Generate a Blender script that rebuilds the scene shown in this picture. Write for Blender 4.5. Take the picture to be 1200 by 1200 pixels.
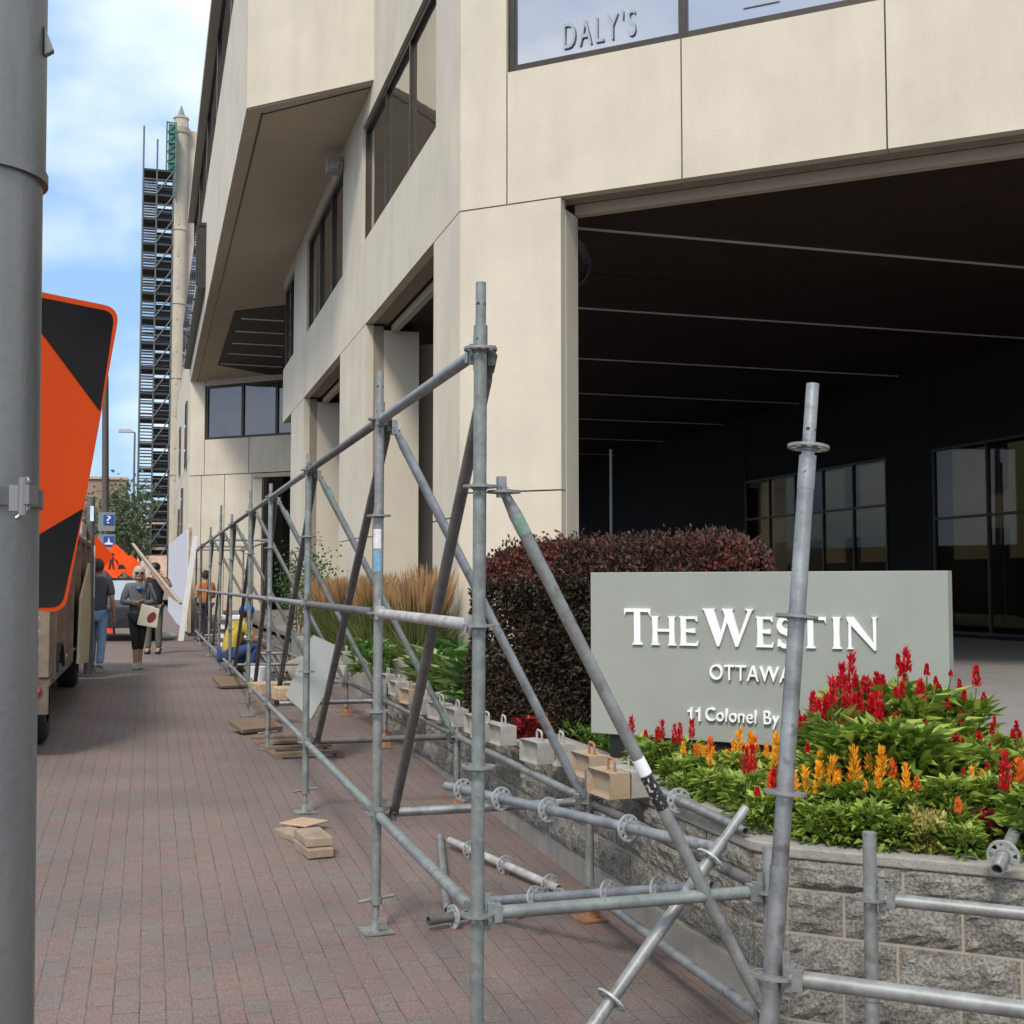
import bpy, bmesh, math, random
import numpy as np
from mathutils import Vector, Matrix, Euler
R = math.radians
random.seed(7); rng = np.random.default_rng(11)
scene = bpy.context.scene
for _o in list(bpy.data.objects): bpy.data.objects.remove(_o)
COL = scene.collection

# ------------------------------------------------------------------ camera
F = 1430.0                      # focal length in pixels of a 1200 px wide picture
YAW = math.atan(425/F)          # the camera looks to the right of the street direction (+Y)
PITCH = math.atan(84/F)
cam_d = bpy.data.cameras.new('camera'); cam = bpy.data.objects.new('camera', cam_d); COL.objects.link(cam)
cam.location = (0, 0, 0); cam.rotation_euler = Euler((R(90)+PITCH, 0, -YAW), 'XYZ')
cam_d.sensor_width = 36; cam_d.lens = 36*F/1200; cam_d.clip_end = 5000; cam_d.clip_start = .05
scene.camera = cam
scene.render.resolution_x = scene.render.resolution_y = 1024
CR = cam.rotation_euler.to_matrix()
SA, CA = math.sin(YAW), math.cos(YAW)

# ------------------------------------------------------------------ light
world = bpy.data.worlds.new('World'); scene.world = world; world.use_nodes = True
SUN_EL, SUN_DIR = R(48), Vector((-.50, -.80, 0)).normalized()
nt = world.node_tree; nt.nodes.clear()
def wn(t): return nt.nodes.new(t)
wo = wn('ShaderNodeOutputWorld'); bg = wn('ShaderNodeBackground'); bg.inputs[1].default_value = .12
sky = wn('ShaderNodeTexSky'); sky.sky_type = 'NISHITA'; sky.sun_disc = False
sky.sun_elevation = SUN_EL; sky.sun_rotation = math.atan2(SUN_DIR.x, SUN_DIR.y)
sky.air_density = 1.0; sky.dust_density = 1.5
tc = wn('ShaderNodeTexCoord'); mp = wn('ShaderNodeMapping'); mp.inputs['Scale'].default_value = (1, 1, 1.7)
mp.inputs['Location'].default_value = (.35, .1, .12)
no = wn('ShaderNodeTexNoise'); no.inputs['Scale'].default_value = 2.6; no.inputs['Detail'].default_value = 5; no.inputs['Roughness'].default_value = .52
cr = wn('ShaderNodeValToRGB'); cr.color_ramp.elements[0].position = .41; cr.color_ramp.elements[1].position = .64
no2 = wn('ShaderNodeTexNoise'); no2.inputs['Scale'].default_value = 3.5; no2.inputs['Detail'].default_value = 6
cr2 = wn('ShaderNodeValToRGB'); cr2.color_ramp.elements[0].position = .35; cr2.color_ramp.elements[1].position = .65
cr2.color_ramp.elements[0].color = (5.2, 5.8, 6.8, 1); cr2.color_ramp.elements[1].color = (8.2, 8.2, 8.3, 1)
mx = wn('ShaderNodeMixRGB')
gm = wn('ShaderNodeMixRGB'); gm.blend_type = 'MIX'; gm.inputs[0].default_value = .72; gm.inputs[2].default_value = (1.7, 3.0, 5.0, 1)
nt.links.new(tc.outputs['Generated'], mp.inputs['Vector']); nt.links.new(mp.outputs[0], no.inputs['Vector']); nt.links.new(mp.outputs[0], no2.inputs['Vector'])
sx = wn('ShaderNodeSeparateXYZ'); nt.links.new(tc.outputs['Generated'], sx.inputs[0])
ma = wn('ShaderNodeMath'); ma.operation = 'MULTIPLY_ADD'; ma.inputs[1].default_value = .55; ma.inputs[2].default_value = -.115; ma.use_clamp = False; nt.links.new(sx.outputs[2], ma.inputs[0])
mi = wn('ShaderNodeMath'); mi.operation = 'MINIMUM'; mi.inputs[1].default_value = .09; nt.links.new(ma.outputs[0], mi.inputs[0])
ad = wn('ShaderNodeMath'); ad.operation = 'ADD'; nt.links.new(no.outputs['Fac'], ad.inputs[0]); nt.links.new(mi.outputs[0], ad.inputs[1])
nt.links.new(ad.outputs[0], cr.inputs[0]); nt.links.new(no2.outputs['Fac'], cr2.inputs[0])
nt.links.new(cr.outputs[0], mx.inputs[0]); nt.links.new(sky.outputs[0], gm.inputs[1]); nt.links.new(gm.outputs[0], mx.inputs[1]); nt.links.new(cr2.outputs[0], mx.inputs[2])
nt.links.new(mx.outputs[0], bg.inputs[0]); nt.links.new(bg.outputs[0], wo.inputs[0])
sun_d = bpy.data.lights.new('sun', 'SUN'); sun_d.energy = 1.75; sun_d.angle = R(12); sun_d.color = (1, .94, .85)
sun = bpy.data.objects.new('sun', sun_d); COL.objects.link(sun)
sd = Vector((SUN_DIR.x*math.cos(SUN_EL), SUN_DIR.y*math.cos(SUN_EL), math.sin(SUN_EL)))
sun.rotation_euler = sd.to_track_quat('Z', 'Y').to_euler()
scene.view_settings.view_transform = 'Standard'; scene.view_settings.look = 'None'
scene.view_settings.exposure = 0.76; scene.view_settings.gamma = 1

# ------------------------------------------------------------------ from the picture to the place
def ray(x, y): return CR @ Vector(((x-600)/F, (600-y)/F, -1))
def Pd(x, y, d):                       # point at forward distance d (metres)
    r = ray(x, y); return r*(d/(r.x*SA+r.y*CA))
def PZ(x, y, z): r = ray(x, y); return r*(z/r.z)
def PX(x, y, X): r = ray(x, y); return r*(X/r.x)
def PY(x, y, Y): r = ray(x, y); return r*(Y/r.y)
def PP(x, y, o, n): r = ray(x, y); return r*(Vector(o).dot(n)/r.dot(n))
def gz(X, Y):
    yy = max(-20, min(Y, 19.5)); xx = max(-3, min(X, 3))
    s = .026*yy
    if Y > 17: t = min(1, (Y-17)/6); s = .026*17 + .026*6*(t-.5*t*t)
    return -1.895 + s - .022*xx
def PG(x, y):
    z = -1.6
    for _ in range(30):
        p = PZ(x, y, z); z = .5*z + .5*gz(p.x, p.y)
    return PZ(x, y, z)

# ------------------------------------------------------------------ materials
MATS = {}
def mat(name, col, rough=.7, metal=0.0, var=.12, scale=6, bump=0.0, bscale=60, col2=None, spec=None, detail=4, trans=0.0, streak=False):
    if name in MATS: return MATS[name]
    m = bpy.data.materials.new(name); m.use_nodes = True; n = m.node_tree.nodes; l = m.node_tree.links
    b = n['Principled BSDF']; b.inputs['Roughness'].default_value = rough; b.inputs['Metallic'].default_value = metal
    if spec is not None: b.inputs['Specular IOR Level'].default_value = spec
    tc = n.new('ShaderNodeTexCoord'); mp = n.new('ShaderNodeMapping'); l.new(tc.outputs['Object'], mp.inputs[0])
    if streak: mp.inputs['Scale'].default_value = (1, 1, .12)
    ns = n.new('ShaderNodeTexNoise'); ns.inputs['Scale'].default_value = scale; ns.inputs['Detail'].default_value = detail; ns.inputs['Roughness'].default_value = .65
    l.new(mp.outputs[0], ns.inputs[0])
    rp = n.new('ShaderNodeValToRGB'); rp.color_ramp.elements[0].position = .3; rp.color_ramp.elements[1].position = .7
    c2 = col2 if col2 else tuple(min(1, c*(1+var)) for c in col)
    c1 = tuple(c*(1-var) for c in col) if not col2 else col
    rp.color_ramp.elements[0].color = (*c1, 1); rp.color_ramp.elements[1].color = (*c2, 1)
    l.new(ns.outputs['Fac'], rp.inputs[0]); l.new(rp.outputs[0], b.inputs['Base Color'])
    if bump:
        n2 = n.new('ShaderNodeTexNoise'); n2.inputs['Scale'].default_value = bscale; n2.inputs['Detail'].default_value = 4; l.new(tc.outputs['Object'], n2.inputs[0])
        bp = n.new('ShaderNodeBump'); bp.inputs['Strength'].default_value = bump; bp.inputs['Distance'].default_value = .01
        l.new(n2.outputs['Fac'], bp.inputs['Height']); l.new(bp.outputs[0], b.inputs['Normal'])
    MATS[name] = m; return m
def leafmat(name, cols, rough=.5, trans=.25):
    m = bpy.data.materials.new(name); m.use_nodes = True; n = m.node_tree.nodes; l = m.node_tree.links
    b = n['Principled BSDF']; b.inputs['Roughness'].default_value = rough; b.inputs['Specular IOR Level'].default_value = .35
    at = n.new('ShaderNodeAttribute'); at.attribute_name = 'tint'
    rp = n.new('ShaderNodeValToRGB'); e = rp.color_ramp.elements
    e[0].color = (*cols[0], 1); e[1].color = (*cols[-1], 1)
    for i, c in enumerate(cols[1:-1]): x = e.new((i+1)/(len(cols)-1)); x.color = (*c, 1)
    l.new(at.outputs['Fac'], rp.inputs[0]); l.new(rp.outputs[0], b.inputs['Base Color'])
    tr = n.new('ShaderNodeBsdfTranslucent'); l.new(rp.outputs[0], tr.inputs[0])
    ms = n.new('ShaderNodeMixShader'); ms.inputs[0].default_value = trans
    l.new(b.outputs[0], ms.inputs[1]); l.new(tr.outputs[0], ms.inputs[2]); l.new(ms.outputs[0], n['Material Output'].inputs[0])
    MATS[name] = m; return m
def glassmat(name, tint, mirror):
    m = bpy.data.materials.new(name); m.use_nodes = True; n = m.node_tree.nodes; l = m.node_tree.links
    b = n['Principled BSDF']; b.inputs['Base Color'].default_value = (*tint, 1); b.inputs['Roughness'].default_value = .03
    b.inputs['Metallic'].default_value = mirror
    tc = n.new('ShaderNodeTexCoord'); ns = n.new('ShaderNodeTexNoise'); ns.inputs['Scale'].default_value = .7; l.new(tc.outputs['Object'], ns.inputs[0])
    bp = n.new('ShaderNodeBump'); bp.inputs['Strength'].default_value = .04; bp.inputs['Distance'].default_value = .2
    l.new(ns.outputs['Fac'], bp.inputs['Height']); l.new(bp.outputs[0], b.inputs['Normal'])
    MATS[name] = m; return m
def galv(name, c, rough=.42, metal=.75):
    """worn galvanised tube: spangled grey zinc, pale scuffs, brown dirt spots"""
    m = bpy.data.materials.new(name); m.use_nodes = True; n = m.node_tree.nodes; l = m.node_tree.links
    b = n['Principled BSDF']; b.inputs['Metallic'].default_value = metal
    tc = n.new('ShaderNodeTexCoord')
    a = n.new('ShaderNodeTexNoise'); a.inputs['Scale'].default_value = 9; a.inputs['Detail'].default_value = 6; a.inputs['Roughness'].default_value = .7; l.new(tc.outputs['Object'], a.inputs[0])
    r1 = n.new('ShaderNodeValToRGB'); r1.color_ramp.elements[0].position = .32; r1.color_ramp.elements[1].position = .68
    r1.color_ramp.elements[0].color = (c[0]*.62, c[1]*.62, c[2]*.62, 1); r1.color_ramp.elements[1].color = (c[0]*1.2, c[1]*1.2, c[2]*1.22, 1)
    v = n.new('ShaderNodeTexNoise'); v.inputs['Scale'].default_value = 45; v.inputs['Detail'].default_value = 3; l.new(tc.outputs['Object'], v.inputs[0])
    r2 = n.new('ShaderNodeValToRGB'); r2.color_ramp.elements[0].position = .62; r2.color_ramp.elements[1].position = .78
    r2.color_ramp.elements[0].color = (0, 0, 0, 1); r2.color_ramp.elements[1].color = (.32, .32, .32, 1)
    mx = n.new('ShaderNodeMixRGB'); mx.inputs[2].default_value = (.42, .42, .39, 1)
    l.new(a.outputs['Fac'], r1.inputs[0]); l.new(v.outputs['Fac'], r2.inputs[0]); l.new(r2.outputs[0], mx.inputs[0]); l.new(r1.outputs[0], mx.inputs[1])
    d = n.new('ShaderNodeTexNoise'); d.inputs['Scale'].default_value = 17; d.inputs['Detail'].default_value = 5; l.new(tc.outputs['Object'], d.inputs[0])
    r3 = n.new('ShaderNodeValToRGB'); r3.color_ramp.elements[0].position = .60; r3.color_ramp.elements[1].position = .70
    r3.color_ramp.elements[0].color = (0, 0, 0, 1); r3.color_ramp.elements[1].color = (.7, .7, .7, 1)
    m2 = n.new('ShaderNodeMixRGB'); m2.inputs[2].default_value = (.16, .13, .10, 1)
    l.new(d.outputs['Fac'], r3.inputs[0]); l.new(r3.outputs[0], m2.inputs[0]); l.new(mx.outputs[0], m2.inputs[1]); l.new(m2.outputs[0], b.inputs['Base Color'])
    rr = n.new('ShaderNodeMapRange'); rr.inputs[3].default_value = rough-.1; rr.inputs[4].default_value = rough+.2
    l.new(a.outputs['Fac'], rr.inputs[0]); l.new(rr.outputs[0], b.inputs['Roughness'])
    bp = n.new('ShaderNodeBump'); bp.inputs['Strength'].default_value = .15; bp.inputs['Distance'].default_value = .002
    l.new(v.outputs['Fac'], bp.inputs['Height']); l.new(bp.outputs[0], b.inputs['Normal'])
    MATS[name] = m; return m

STEEL = galv('galvanised steel', (.27, .275, .26), .46, .45)
STEEL_B = galv('bright galvanised steel', (.34, .34, .325), .34, .8)
STEEL_G = galv('weathered greenish steel', (.23, .255, .235), .5, .4)
STEEL_D = galv('dark oxidised steel', (.13, .122, .112), .6, .3)
STEEL_W = galv('whitish weathered steel', (.42, .395, .37), .6, .15)
BLUEST = galv('bluish zinc steel', (.27, .285, .295), .45, .5)
RUST = mat('rust', (.20, .08, .03), .9, 0, col2=(.42, .22, .10), scale=14)
CONC = mat('precast panel concrete', (.60, .53, .415), .85, 0, var=.045, scale=.9, bump=.25, bscale=90, detail=9)
def weather(m, streak=.10, grain=.10):
    n = m.node_tree.nodes; l = m.node_tree.links; b = n['Principled BSDF']; src = b.inputs['Base Color'].links[0].from_socket
    tc = n.new('ShaderNodeTexCoord')
    for sc, lo, hi, k, dt in (((1.1, 1.1, .22), .42, .72, streak, 7), ((1, 1, 1), .35, .7, grain, 3), ((.35, .35, .35), .35, .65, .06, 4)):
        mp = n.new('ShaderNodeMapping'); mp.inputs['Scale'].default_value = sc; l.new(tc.outputs['Object'], mp.inputs[0])
        ns = n.new('ShaderNodeTexNoise'); ns.inputs['Scale'].default_value = 140 if sc == (1, 1, 1) else 2.2; ns.inputs['Detail'].default_value = dt; l.new(mp.outputs[0], ns.inputs[0])
        mr = n.new('ShaderNodeMapRange'); mr.inputs[1].default_value = lo; mr.inputs[2].default_value = hi; mr.inputs[3].default_value = 1.03; mr.inputs[4].default_value = 1-k; l.new(ns.outputs['Fac'], mr.inputs[0])
        cb = n.new('ShaderNodeCombineColor'); [l.new(mr.outputs[0], cb.inputs[i]) for i in range(3)]
        mu = n.new('ShaderNodeMixRGB'); mu.blend_type = 'MULTIPLY'; mu.inputs[0].default_value = 1; l.new(src, mu.inputs[1]); l.new(cb.outputs[0], mu.inputs[2]); src = mu.outputs[0]
    l.new(src, b.inputs['Base Color'])
weather(CONC, .055, .13)
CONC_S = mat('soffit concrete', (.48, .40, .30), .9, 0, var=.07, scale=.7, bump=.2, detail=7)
JOINT = mat('brown joint backing', (.27, .23, .175), .95)  # brown-dark concrete of the backing behind the panel gaps
BRONZE = mat('dark bronze metal', (.055, .045, .038), .45, .6, var=.2)
GLASS = glassmat('reflective window glass', (.42, .44, .48), .85)
GLASSD = glassmat('dark window glass', (.17, .165, .155), .8)
GLASSM = glassmat('mirror tinted window glass', (.36, .345, .30), .9)
GLASSR = glassmat('dark recess glass', (.13, .135, .145), .85)  # darker glass tint, so the recess windows mirror less
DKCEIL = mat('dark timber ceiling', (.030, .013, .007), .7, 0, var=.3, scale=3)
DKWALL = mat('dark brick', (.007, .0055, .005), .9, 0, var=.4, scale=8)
WHITE = mat('white paint', (.78, .78, .78), .5, 0, var=.03)
STRIP = mat('aluminium ceiling strip', (.62, .62, .58), .5, .1, var=.05)
WOOD = mat('pale cut wood', (.42, .32, .21), .85, 0, var=.25, scale=5, bump=.3, bscale=40)
WOODD = mat('brown board', (.22, .13, .08), .8, 0, var=.25, scale=5)
PLY = mat('stained red plywood', (.17, .075, .045), .75, 0, var=.35, scale=3, streak=True)
BLACK = mat('black paint', (.012, .012, .013), .45, 0, var=.2)
RUBBER = mat('rubber', (.018, .018, .019), .85, 0, var=.2)
SKIN = mat('skin', (.42, .22, .14), .6, 0, var=.06)
ORANGE = mat('fluorescent orange sheeting', (1.0, .095, .010), .6, 0, var=.03, scale=3, spec=.2)
BLUE = mat('blue sign sheeting', (.02, .07, .30), .4)
GREYP = mat('grey painted sign panel', (.285, .30, .262), .6, 0, var=.05, scale=2.5, bump=.06, bscale=30, detail=8)
SOIL = mat('dark soil', (.035, .026, .02), .95, 0, var=.4, scale=20, bump=.6, bscale=30)

# ------------------------------------------------------------------ mesh builder
class MB:
    def __init__(s): s.v = []; s.f = []; s.sm = []; s.mi = []; s.cur = 0
    def add(s, vs, fs, smooth=False):
        o = len(s.v); s.v += [tuple(v) for v in vs]; s.f += [tuple(i+o for i in f) for f in fs]
        s.sm += [smooth]*len(fs); s.mi += [s.cur]*len(fs)
    def box(s, c, d, rot=None):
        c = Vector(c); M = rot if rot is not None else Matrix.Identity(3)
        if isinstance(M, (int, float)): M = Matrix.Rotation(M, 3, 'Z')
        h = [x/2 for x in d]; vs = [c + M @ Vector((i*h[0], j*h[1], k*h[2])) for i in (-1, 1) for j in (-1, 1) for k in (-1, 1)]
        s.add(vs, [(0, 1, 3, 2), (4, 6, 7, 5), (0, 4, 5, 1), (2, 3, 7, 6), (0, 2, 6, 4), (1, 5, 7, 3)]); return s
    def tube(s, p0, p1, r, r1=None, seg=16, caps=True, hollow=0):
        p0 = Vector(p0); p1 = Vector(p1); r1 = r if r1 is None else r1
        z = (p1-p0).normalized(); u = z.orthogonal().normalized(); w = z.cross(u)
        ring = lambda p, q: [p + (u*math.cos(t)+w*math.sin(t))*q for t in [2*math.pi*i/seg for i in range(seg)]]
        s.add(ring(p0, r)+ring(p1, r1), [(i, (i+1) % seg, seg+(i+1) % seg, seg+i) for i in range(seg)], True)
        if hollow:
            for p, q, dr in ((p0, r, z), (p1, r1, -z)):
                a = ring(p, q); b = ring(p, q*.78); c = ring(p+dr*hollow, q*.78)
                s.add(a+b+c, [(i, (i+1) % seg, seg+(i+1) % seg, seg+i) for i in range(seg)] + [(seg+i, seg+(i+1) % seg, 2*seg+(i+1) % seg, 2*seg+i) for i in range(seg)] + [tuple(range(2*seg, 3*seg))])
        elif caps:
            s.add(ring(p0, r), [tuple(range(seg))[::-1]]); s.add(ring(p1, r1), [tuple(range(seg))])
        return s
    def path(s, pts, r, seg=8):
        for a, b in zip(pts[:-1], pts[1:]): s.tube(a, b, r, seg=seg)
        return s
    def prism(s, pts, ext):          # polygon of 3-D points pushed along ext
        n = len(pts); pts = [Vector(p) for p in pts]; e = Vector(ext)
        s.add(pts+[p+e for p in pts], [tuple(range(n))[::-1], tuple(range(n, 2*n))] + [(i, (i+1) % n, n+(i+1) % n, n+i) for i in range(n)]); return s
    def sphere(s, c, r, nu=14, nv=9, sc=(1, 1, 1)):
        vs = []; c = Vector(c)
        for j in range(nv+1):
            t = math.pi*j/nv
            for i in range(nu):
                a = 2*math.pi*i/nu; vs.append(c+Vector((r*sc[0]*math.sin(t)*math.cos(a), r*sc[1]*math.sin(t)*math.sin(a), r*sc[2]*math.cos(t))))
        s.add(vs, [(j*nu+i, j*nu+(i+1) % nu, (j+1)*nu+(i+1) % nu, (j+1)*nu+i) for j in range(nv) for i in range(nu)], True); return s
    def mesh(s, name, mats):
        me = bpy.data.meshes.new(name); me.from_pydata([tuple(v) for v in s.v], [], s.f)
        for m in (mats if isinstance(mats, (list, tuple)) else [mats]): me.materials.append(m)
        me.polygons.foreach_set('use_smooth', s.sm); me.polygons.foreach_set('material_index', s.mi); me.update()
        bm = bmesh.new(); bm.from_mesh(me); bmesh.ops.recalc_face_normals(bm, faces=bm.faces); bm.to_mesh(me); bm.free()
        return me
    def build(s, name, mats, parent=None, bevel=0):
        return link(name, s.mesh(name, mats), parent, bevel)
def wmat(o):
    m = o.matrix_basis.copy()
    return m if o.parent is None else wmat(o.parent) @ o.matrix_parent_inverse @ m
def link(name, me, parent=None, bevel=0):
    o = bpy.data.objects.new(name, me); COL.objects.link(o)
    if parent is not None: o.parent = parent; o.matrix_parent_inverse = wmat(parent).inverted()
    if bevel:
        b = o.modifiers.new('bevel', 'BEVEL'); b.width = bevel; b.segments = 2; b.limit_method = 'ANGLE'; b.angle_limit = R(40)
    return o
def tag(o, label=None, cat=None, group=None, kind=None):
    if label: o['label'] = label
    if cat: o['category'] = cat
    if group: o['group'] = group
    if kind: o['kind'] = kind
    return o
def thing(name, label, cat, loc=(0, 0, 0), group=None):
    e = bpy.data.objects.new(name, None); COL.objects.link(e); e.location = loc; e.empty_display_size = .1
    e.matrix_basis = Matrix.Translation(Vector(loc))
    return tag(e, label, cat, group)
def plink(name, me, parent):            # linked in the parent's own space
    o = bpy.data.objects.new(name, me); COL.objects.link(o); o.parent = parent; return o
def instance(proto, loc, rz=0, sc=1, label=None):
    r = proto.copy(); COL.objects.link(r); r.location = loc; r.rotation_euler = (0, 0, rz); r.scale = (sc, sc, sc)
    if label: r['label'] = label
    for ch in list(proto.children):
        c = ch.copy(); COL.objects.link(c); c.parent = r
        for g in list(ch.children):
            d = g.copy(); COL.objects.link(d); d.parent = c
    return r
def fast_mesh(name, V, Fq, mats, tint=None, mi=None, smooth=False):      # numpy verts (n,3) + quads (m,4)
    me = bpy.data.meshes.new(name); n = len(V); m = len(Fq); k = Fq.shape[1]
    me.vertices.add(n); me.vertices.foreach_set('co', V.astype(np.float32).ravel())
    me.loops.add(m*k); me.loops.foreach_set('vertex_index', Fq.astype(np.int32).ravel())
    me.polygons.add(m); me.polygons.foreach_set('loop_start', (np.arange(m)*k).astype(np.int32))
    for q in (mats if isinstance(mats, (list, tuple)) else [mats]): me.materials.append(q)
    if mi is not None: me.polygons.foreach_set('material_index', mi.astype(np.int32))
    if smooth: me.polygons.foreach_set('use_smooth', np.ones(m, bool))
    me.update(calc_edges=True); me.validate()
    if tint is not None:
        a = me.attributes.new('tint', 'FLOAT', 'FACE'); a.data.foreach_set('value', tint.astype(np.float32))
    return me
def leaves(P, L, W, D=None, fold=.25, tint=None, droop=0.0, up=.0):
    """many lance shaped folded leaves: P base points, D directions; two quads each"""
    n = len(P)
    if D is None: D = rng.normal(size=(n, 3)); D[:, 2] += up
    D = D/np.linalg.norm(D, axis=1)[:, None]
    A = rng.normal(size=(n, 3)); S = np.cross(D, A); S /= np.linalg.norm(S, axis=1)[:, None]
    if droop: # keep the blade roughly level: side vector horizontal
        S = np.cross(D, np.array([0, 0, 1.0])+.35*A); S /= np.linalg.norm(S, axis=1)[:, None]
    N = np.cross(S, D)
    L = np.broadcast_to(L, n)[:, None]; W = np.broadcast_to(W, n)[:, None]
    mid = P + D*L*.5; tip = P + D*L - N*L*droop
    l = P + D*L*.42 + S*W*.5 + N*W*fold; r = P + D*L*.42 - S*W*.5 + N*W*fold
    V = np.stack([P, l, tip, r], 1).reshape(-1, 3)
    b = np.arange(n)*4
    Fq = np.concatenate([np.stack([b, b+1, b+2], 1), np.stack([b, b+2, b+3], 1)])
    t = tint if tint is not None else rng.random(n)
    return V, Fq, np.concatenate([t, t])

# ------------------------------------------------------------------ ground
def paver_mat():
    m = bpy.data.materials.new('clay pavers'); m.use_nodes = True; n = m.node_tree.nodes; l = m.node_tree.links
    b = n['Principled BSDF']; b.inputs['Roughness'].default_value = .85
    tc = n.new('ShaderNodeTexCoord'); mp = n.new('ShaderNodeMapping'); mp.inputs['Rotation'].default_value = (0, 0, R(90))
    l.new(tc.outputs['Object'], mp.inputs[0])
    br = n.new('ShaderNodeTexBrick'); br.inputs['Scale'].default_value = 1; br.inputs['Brick Width'].default_value = .205; br.inputs['Row Height'].default_value = .105
    br.inputs['Mortar Size'].default_value = .0034; br.inputs['Mortar Smooth'].default_value = .5; br.inputs['Bias'].default_value = 0; br.offset = .5; br.offset_frequency = 2
    br.inputs['Color1'].default_value = (0, 0, 0, 1); br.inputs['Color2'].default_value = (1, 1, 1, 1); br.inputs['Mortar'].default_value = (.5, .5, .5, 1)
    dn = n.new('ShaderNodeTexNoise'); dn.inputs['Scale'].default_value = 6; dn.inputs['Detail'].default_value = 3; l.new(tc.outputs['Object'], dn.inputs[0])
    dm = n.new('ShaderNodeVectorMath'); dm.operation = 'MULTIPLY_ADD'; dm.inputs[1].default_value = (.022, .014, 0); l.new(dn.outputs['Color'], dm.inputs[0]); l.new(mp.outputs[0], dm.inputs[2])
    l.new(dm.outputs[0], br.inputs['Vector'])
    rp = n.new('ShaderNodeValToRGB'); e = rp.color_ramp.elements
    e[0].position = 0; e[0].color = (0.1476, 0.1016, 0.0921, 1); e[1].position = 1; e[1].color = (0.1297, 0.1143, 0.1054, 1)
    for p, c in ((.22, (0.1383, 0.1054, 0.0959)), (.5, (0.1350, 0.1080, 0.0991)), (.72, (0.1410, 0.1092, 0.0972)), (.86, (0.1277, 0.1092, 0.1010))):
        x = e.new(p); x.color = (*c, 1)
    l.new(br.outputs['Color'], rp.inputs[0])
    big = n.new('ShaderNodeTexNoise'); big.inputs['Scale'].default_value = .8; big.inputs['Detail'].default_value = 6; l.new(tc.outputs['Object'], big.inputs[0])
    r2 = n.new('ShaderNodeValToRGB'); r2.color_ramp.elements[0].color = (.86, .84, .83, 1); r2.color_ramp.elements[1].color = (1.34, 1.22, 1.15, 1)
    r2.color_ramp.elements[0].position = .28; r2.color_ramp.elements[1].position = .7
    l.new(big.outputs['Fac'], r2.inputs[0])
    mu = n.new('ShaderNodeMixRGB'); mu.blend_type = 'MULTIPLY'; mu.inputs[0].default_value = 1; l.new(rp.outputs[0], mu.inputs[1]); l.new(r2.outputs[0], mu.inputs[2])
    sp = n.new('ShaderNodeTexNoise'); sp.inputs['Scale'].default_value = 130; sp.inputs['Detail'].default_value = 3; l.new(tc.outputs['Object'], sp.inputs[0])
    r3 = n.new('ShaderNodeValToRGB'); r3.color_ramp.elements[0].position = .3; r3.color_ramp.elements[1].position = .75
    r3.color_ramp.elements[0].color = (.60, .60, .60, 1); r3.color_ramp.elements[1].color = (1.55, 1.55, 1.5, 1); l.new(sp.outputs['Fac'], r3.inputs[0])
    m3 = n.new('ShaderNodeMixRGB'); m3.blend_type = 'MULTIPLY'; m3.inputs[0].default_value = 1; l.new(mu.outputs[0], m3.inputs[1]); l.new(r3.outputs[0], m3.inputs[2])
    gapn = n.new('ShaderNodeTexNoise'); gapn.inputs['Scale'].default_value = 4; l.new(tc.outputs['Object'], gapn.inputs[0])
    gr = n.new('ShaderNodeMapRange'); gr.inputs[1].default_value = .4; gr.inputs[2].default_value = .62; gr.inputs[3].default_value = .25; gr.inputs[4].default_value = 1
    l.new(gapn.outputs['Fac'], gr.inputs[0])
    mf = n.new('ShaderNodeMath'); mf.operation = 'MULTIPLY'; l.new(br.outputs['Fac'], mf.inputs[0]); l.new(gr.outputs[0], mf.inputs[1])
    m4 = n.new('ShaderNodeMixRGB'); m4.inputs[2].default_value = (0.0690, 0.0519, 0.0453, 1); l.new(mf.outputs[0], m4.inputs[0]); l.new(m3.outputs[0], m4.inputs[1])
    l.new(m4.outputs[0], b.inputs['Base Color'])
    iv = n.new('ShaderNodeMath'); iv.operation = 'MULTIPLY_ADD'; iv.inputs[1].default_value = -1; l.new(br.outputs['Fac'], iv.inputs[0])
    s2 = n.new('ShaderNodeMath'); s2.operation = 'MULTIPLY'; s2.inputs[1].default_value = .5; l.new(sp.outputs['Fac'], s2.inputs[0]); l.new(s2.outputs[0], iv.inputs[2])
    bp = n.new('ShaderNodeBump'); bp.inputs['Strength'].default_value = .6; bp.inputs['Distance'].default_value = .004
    l.new(iv.outputs[0], bp.inputs['Height']); l.new(bp.outputs[0], b.inputs['Normal'])
    return m
PAVER = paver_mat()
ASPH = mat('asphalt', (.05, .05, .052), .9, 0, var=.15, scale=2, bump=.4, bscale=80)
def sheet(name, xs, ys, zf, m, drop=0):
    V = [(x, y, zf(x, y)) for y in ys for x in xs]; nx = len(xs)
    Fq = [(j*nx+i, j*nx+i+1, (j+1)*nx+i+1, (j+1)*nx+i) for j in range(len(ys)-1) for i in range(nx-1)]
    mb = MB(); mb.add(V, Fq); return tag(mb.build(name, m), kind='structure')
ysf = [-30, -10, 0, 5, 10, 14, 17, 18, 19, 20, 21, 22, 23, 30, 60, 120, 400, 2500]
sheet('ground', [-1500, -60, -20, -8, -3.6, -3, 0, 3, 10, 60, 1500], ysf, lambda x, y: gz(x, y)-.14, ASPH)
sheet('pavement', [-3.5, -3, 0, 3, 8, 30, 60], ysf[:-2], lambda x, y: gz(x, y), PAVER)
mb = MB()
for j in range(len(ysf)-3):
    y0, y1 = ysf[j], ysf[j+1]
    mb.prism([(-3.66, y0, gz(-3, y0)-.2), (-3.505, y0, gz(-3, y0)-.2), (-3.505, y0, gz(-3, y0)+.003), (-3.66, y0, gz(-3, y0)+.003)], (0, y1-y0, gz(-3, y1)-gz(-3, y0)))
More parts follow.
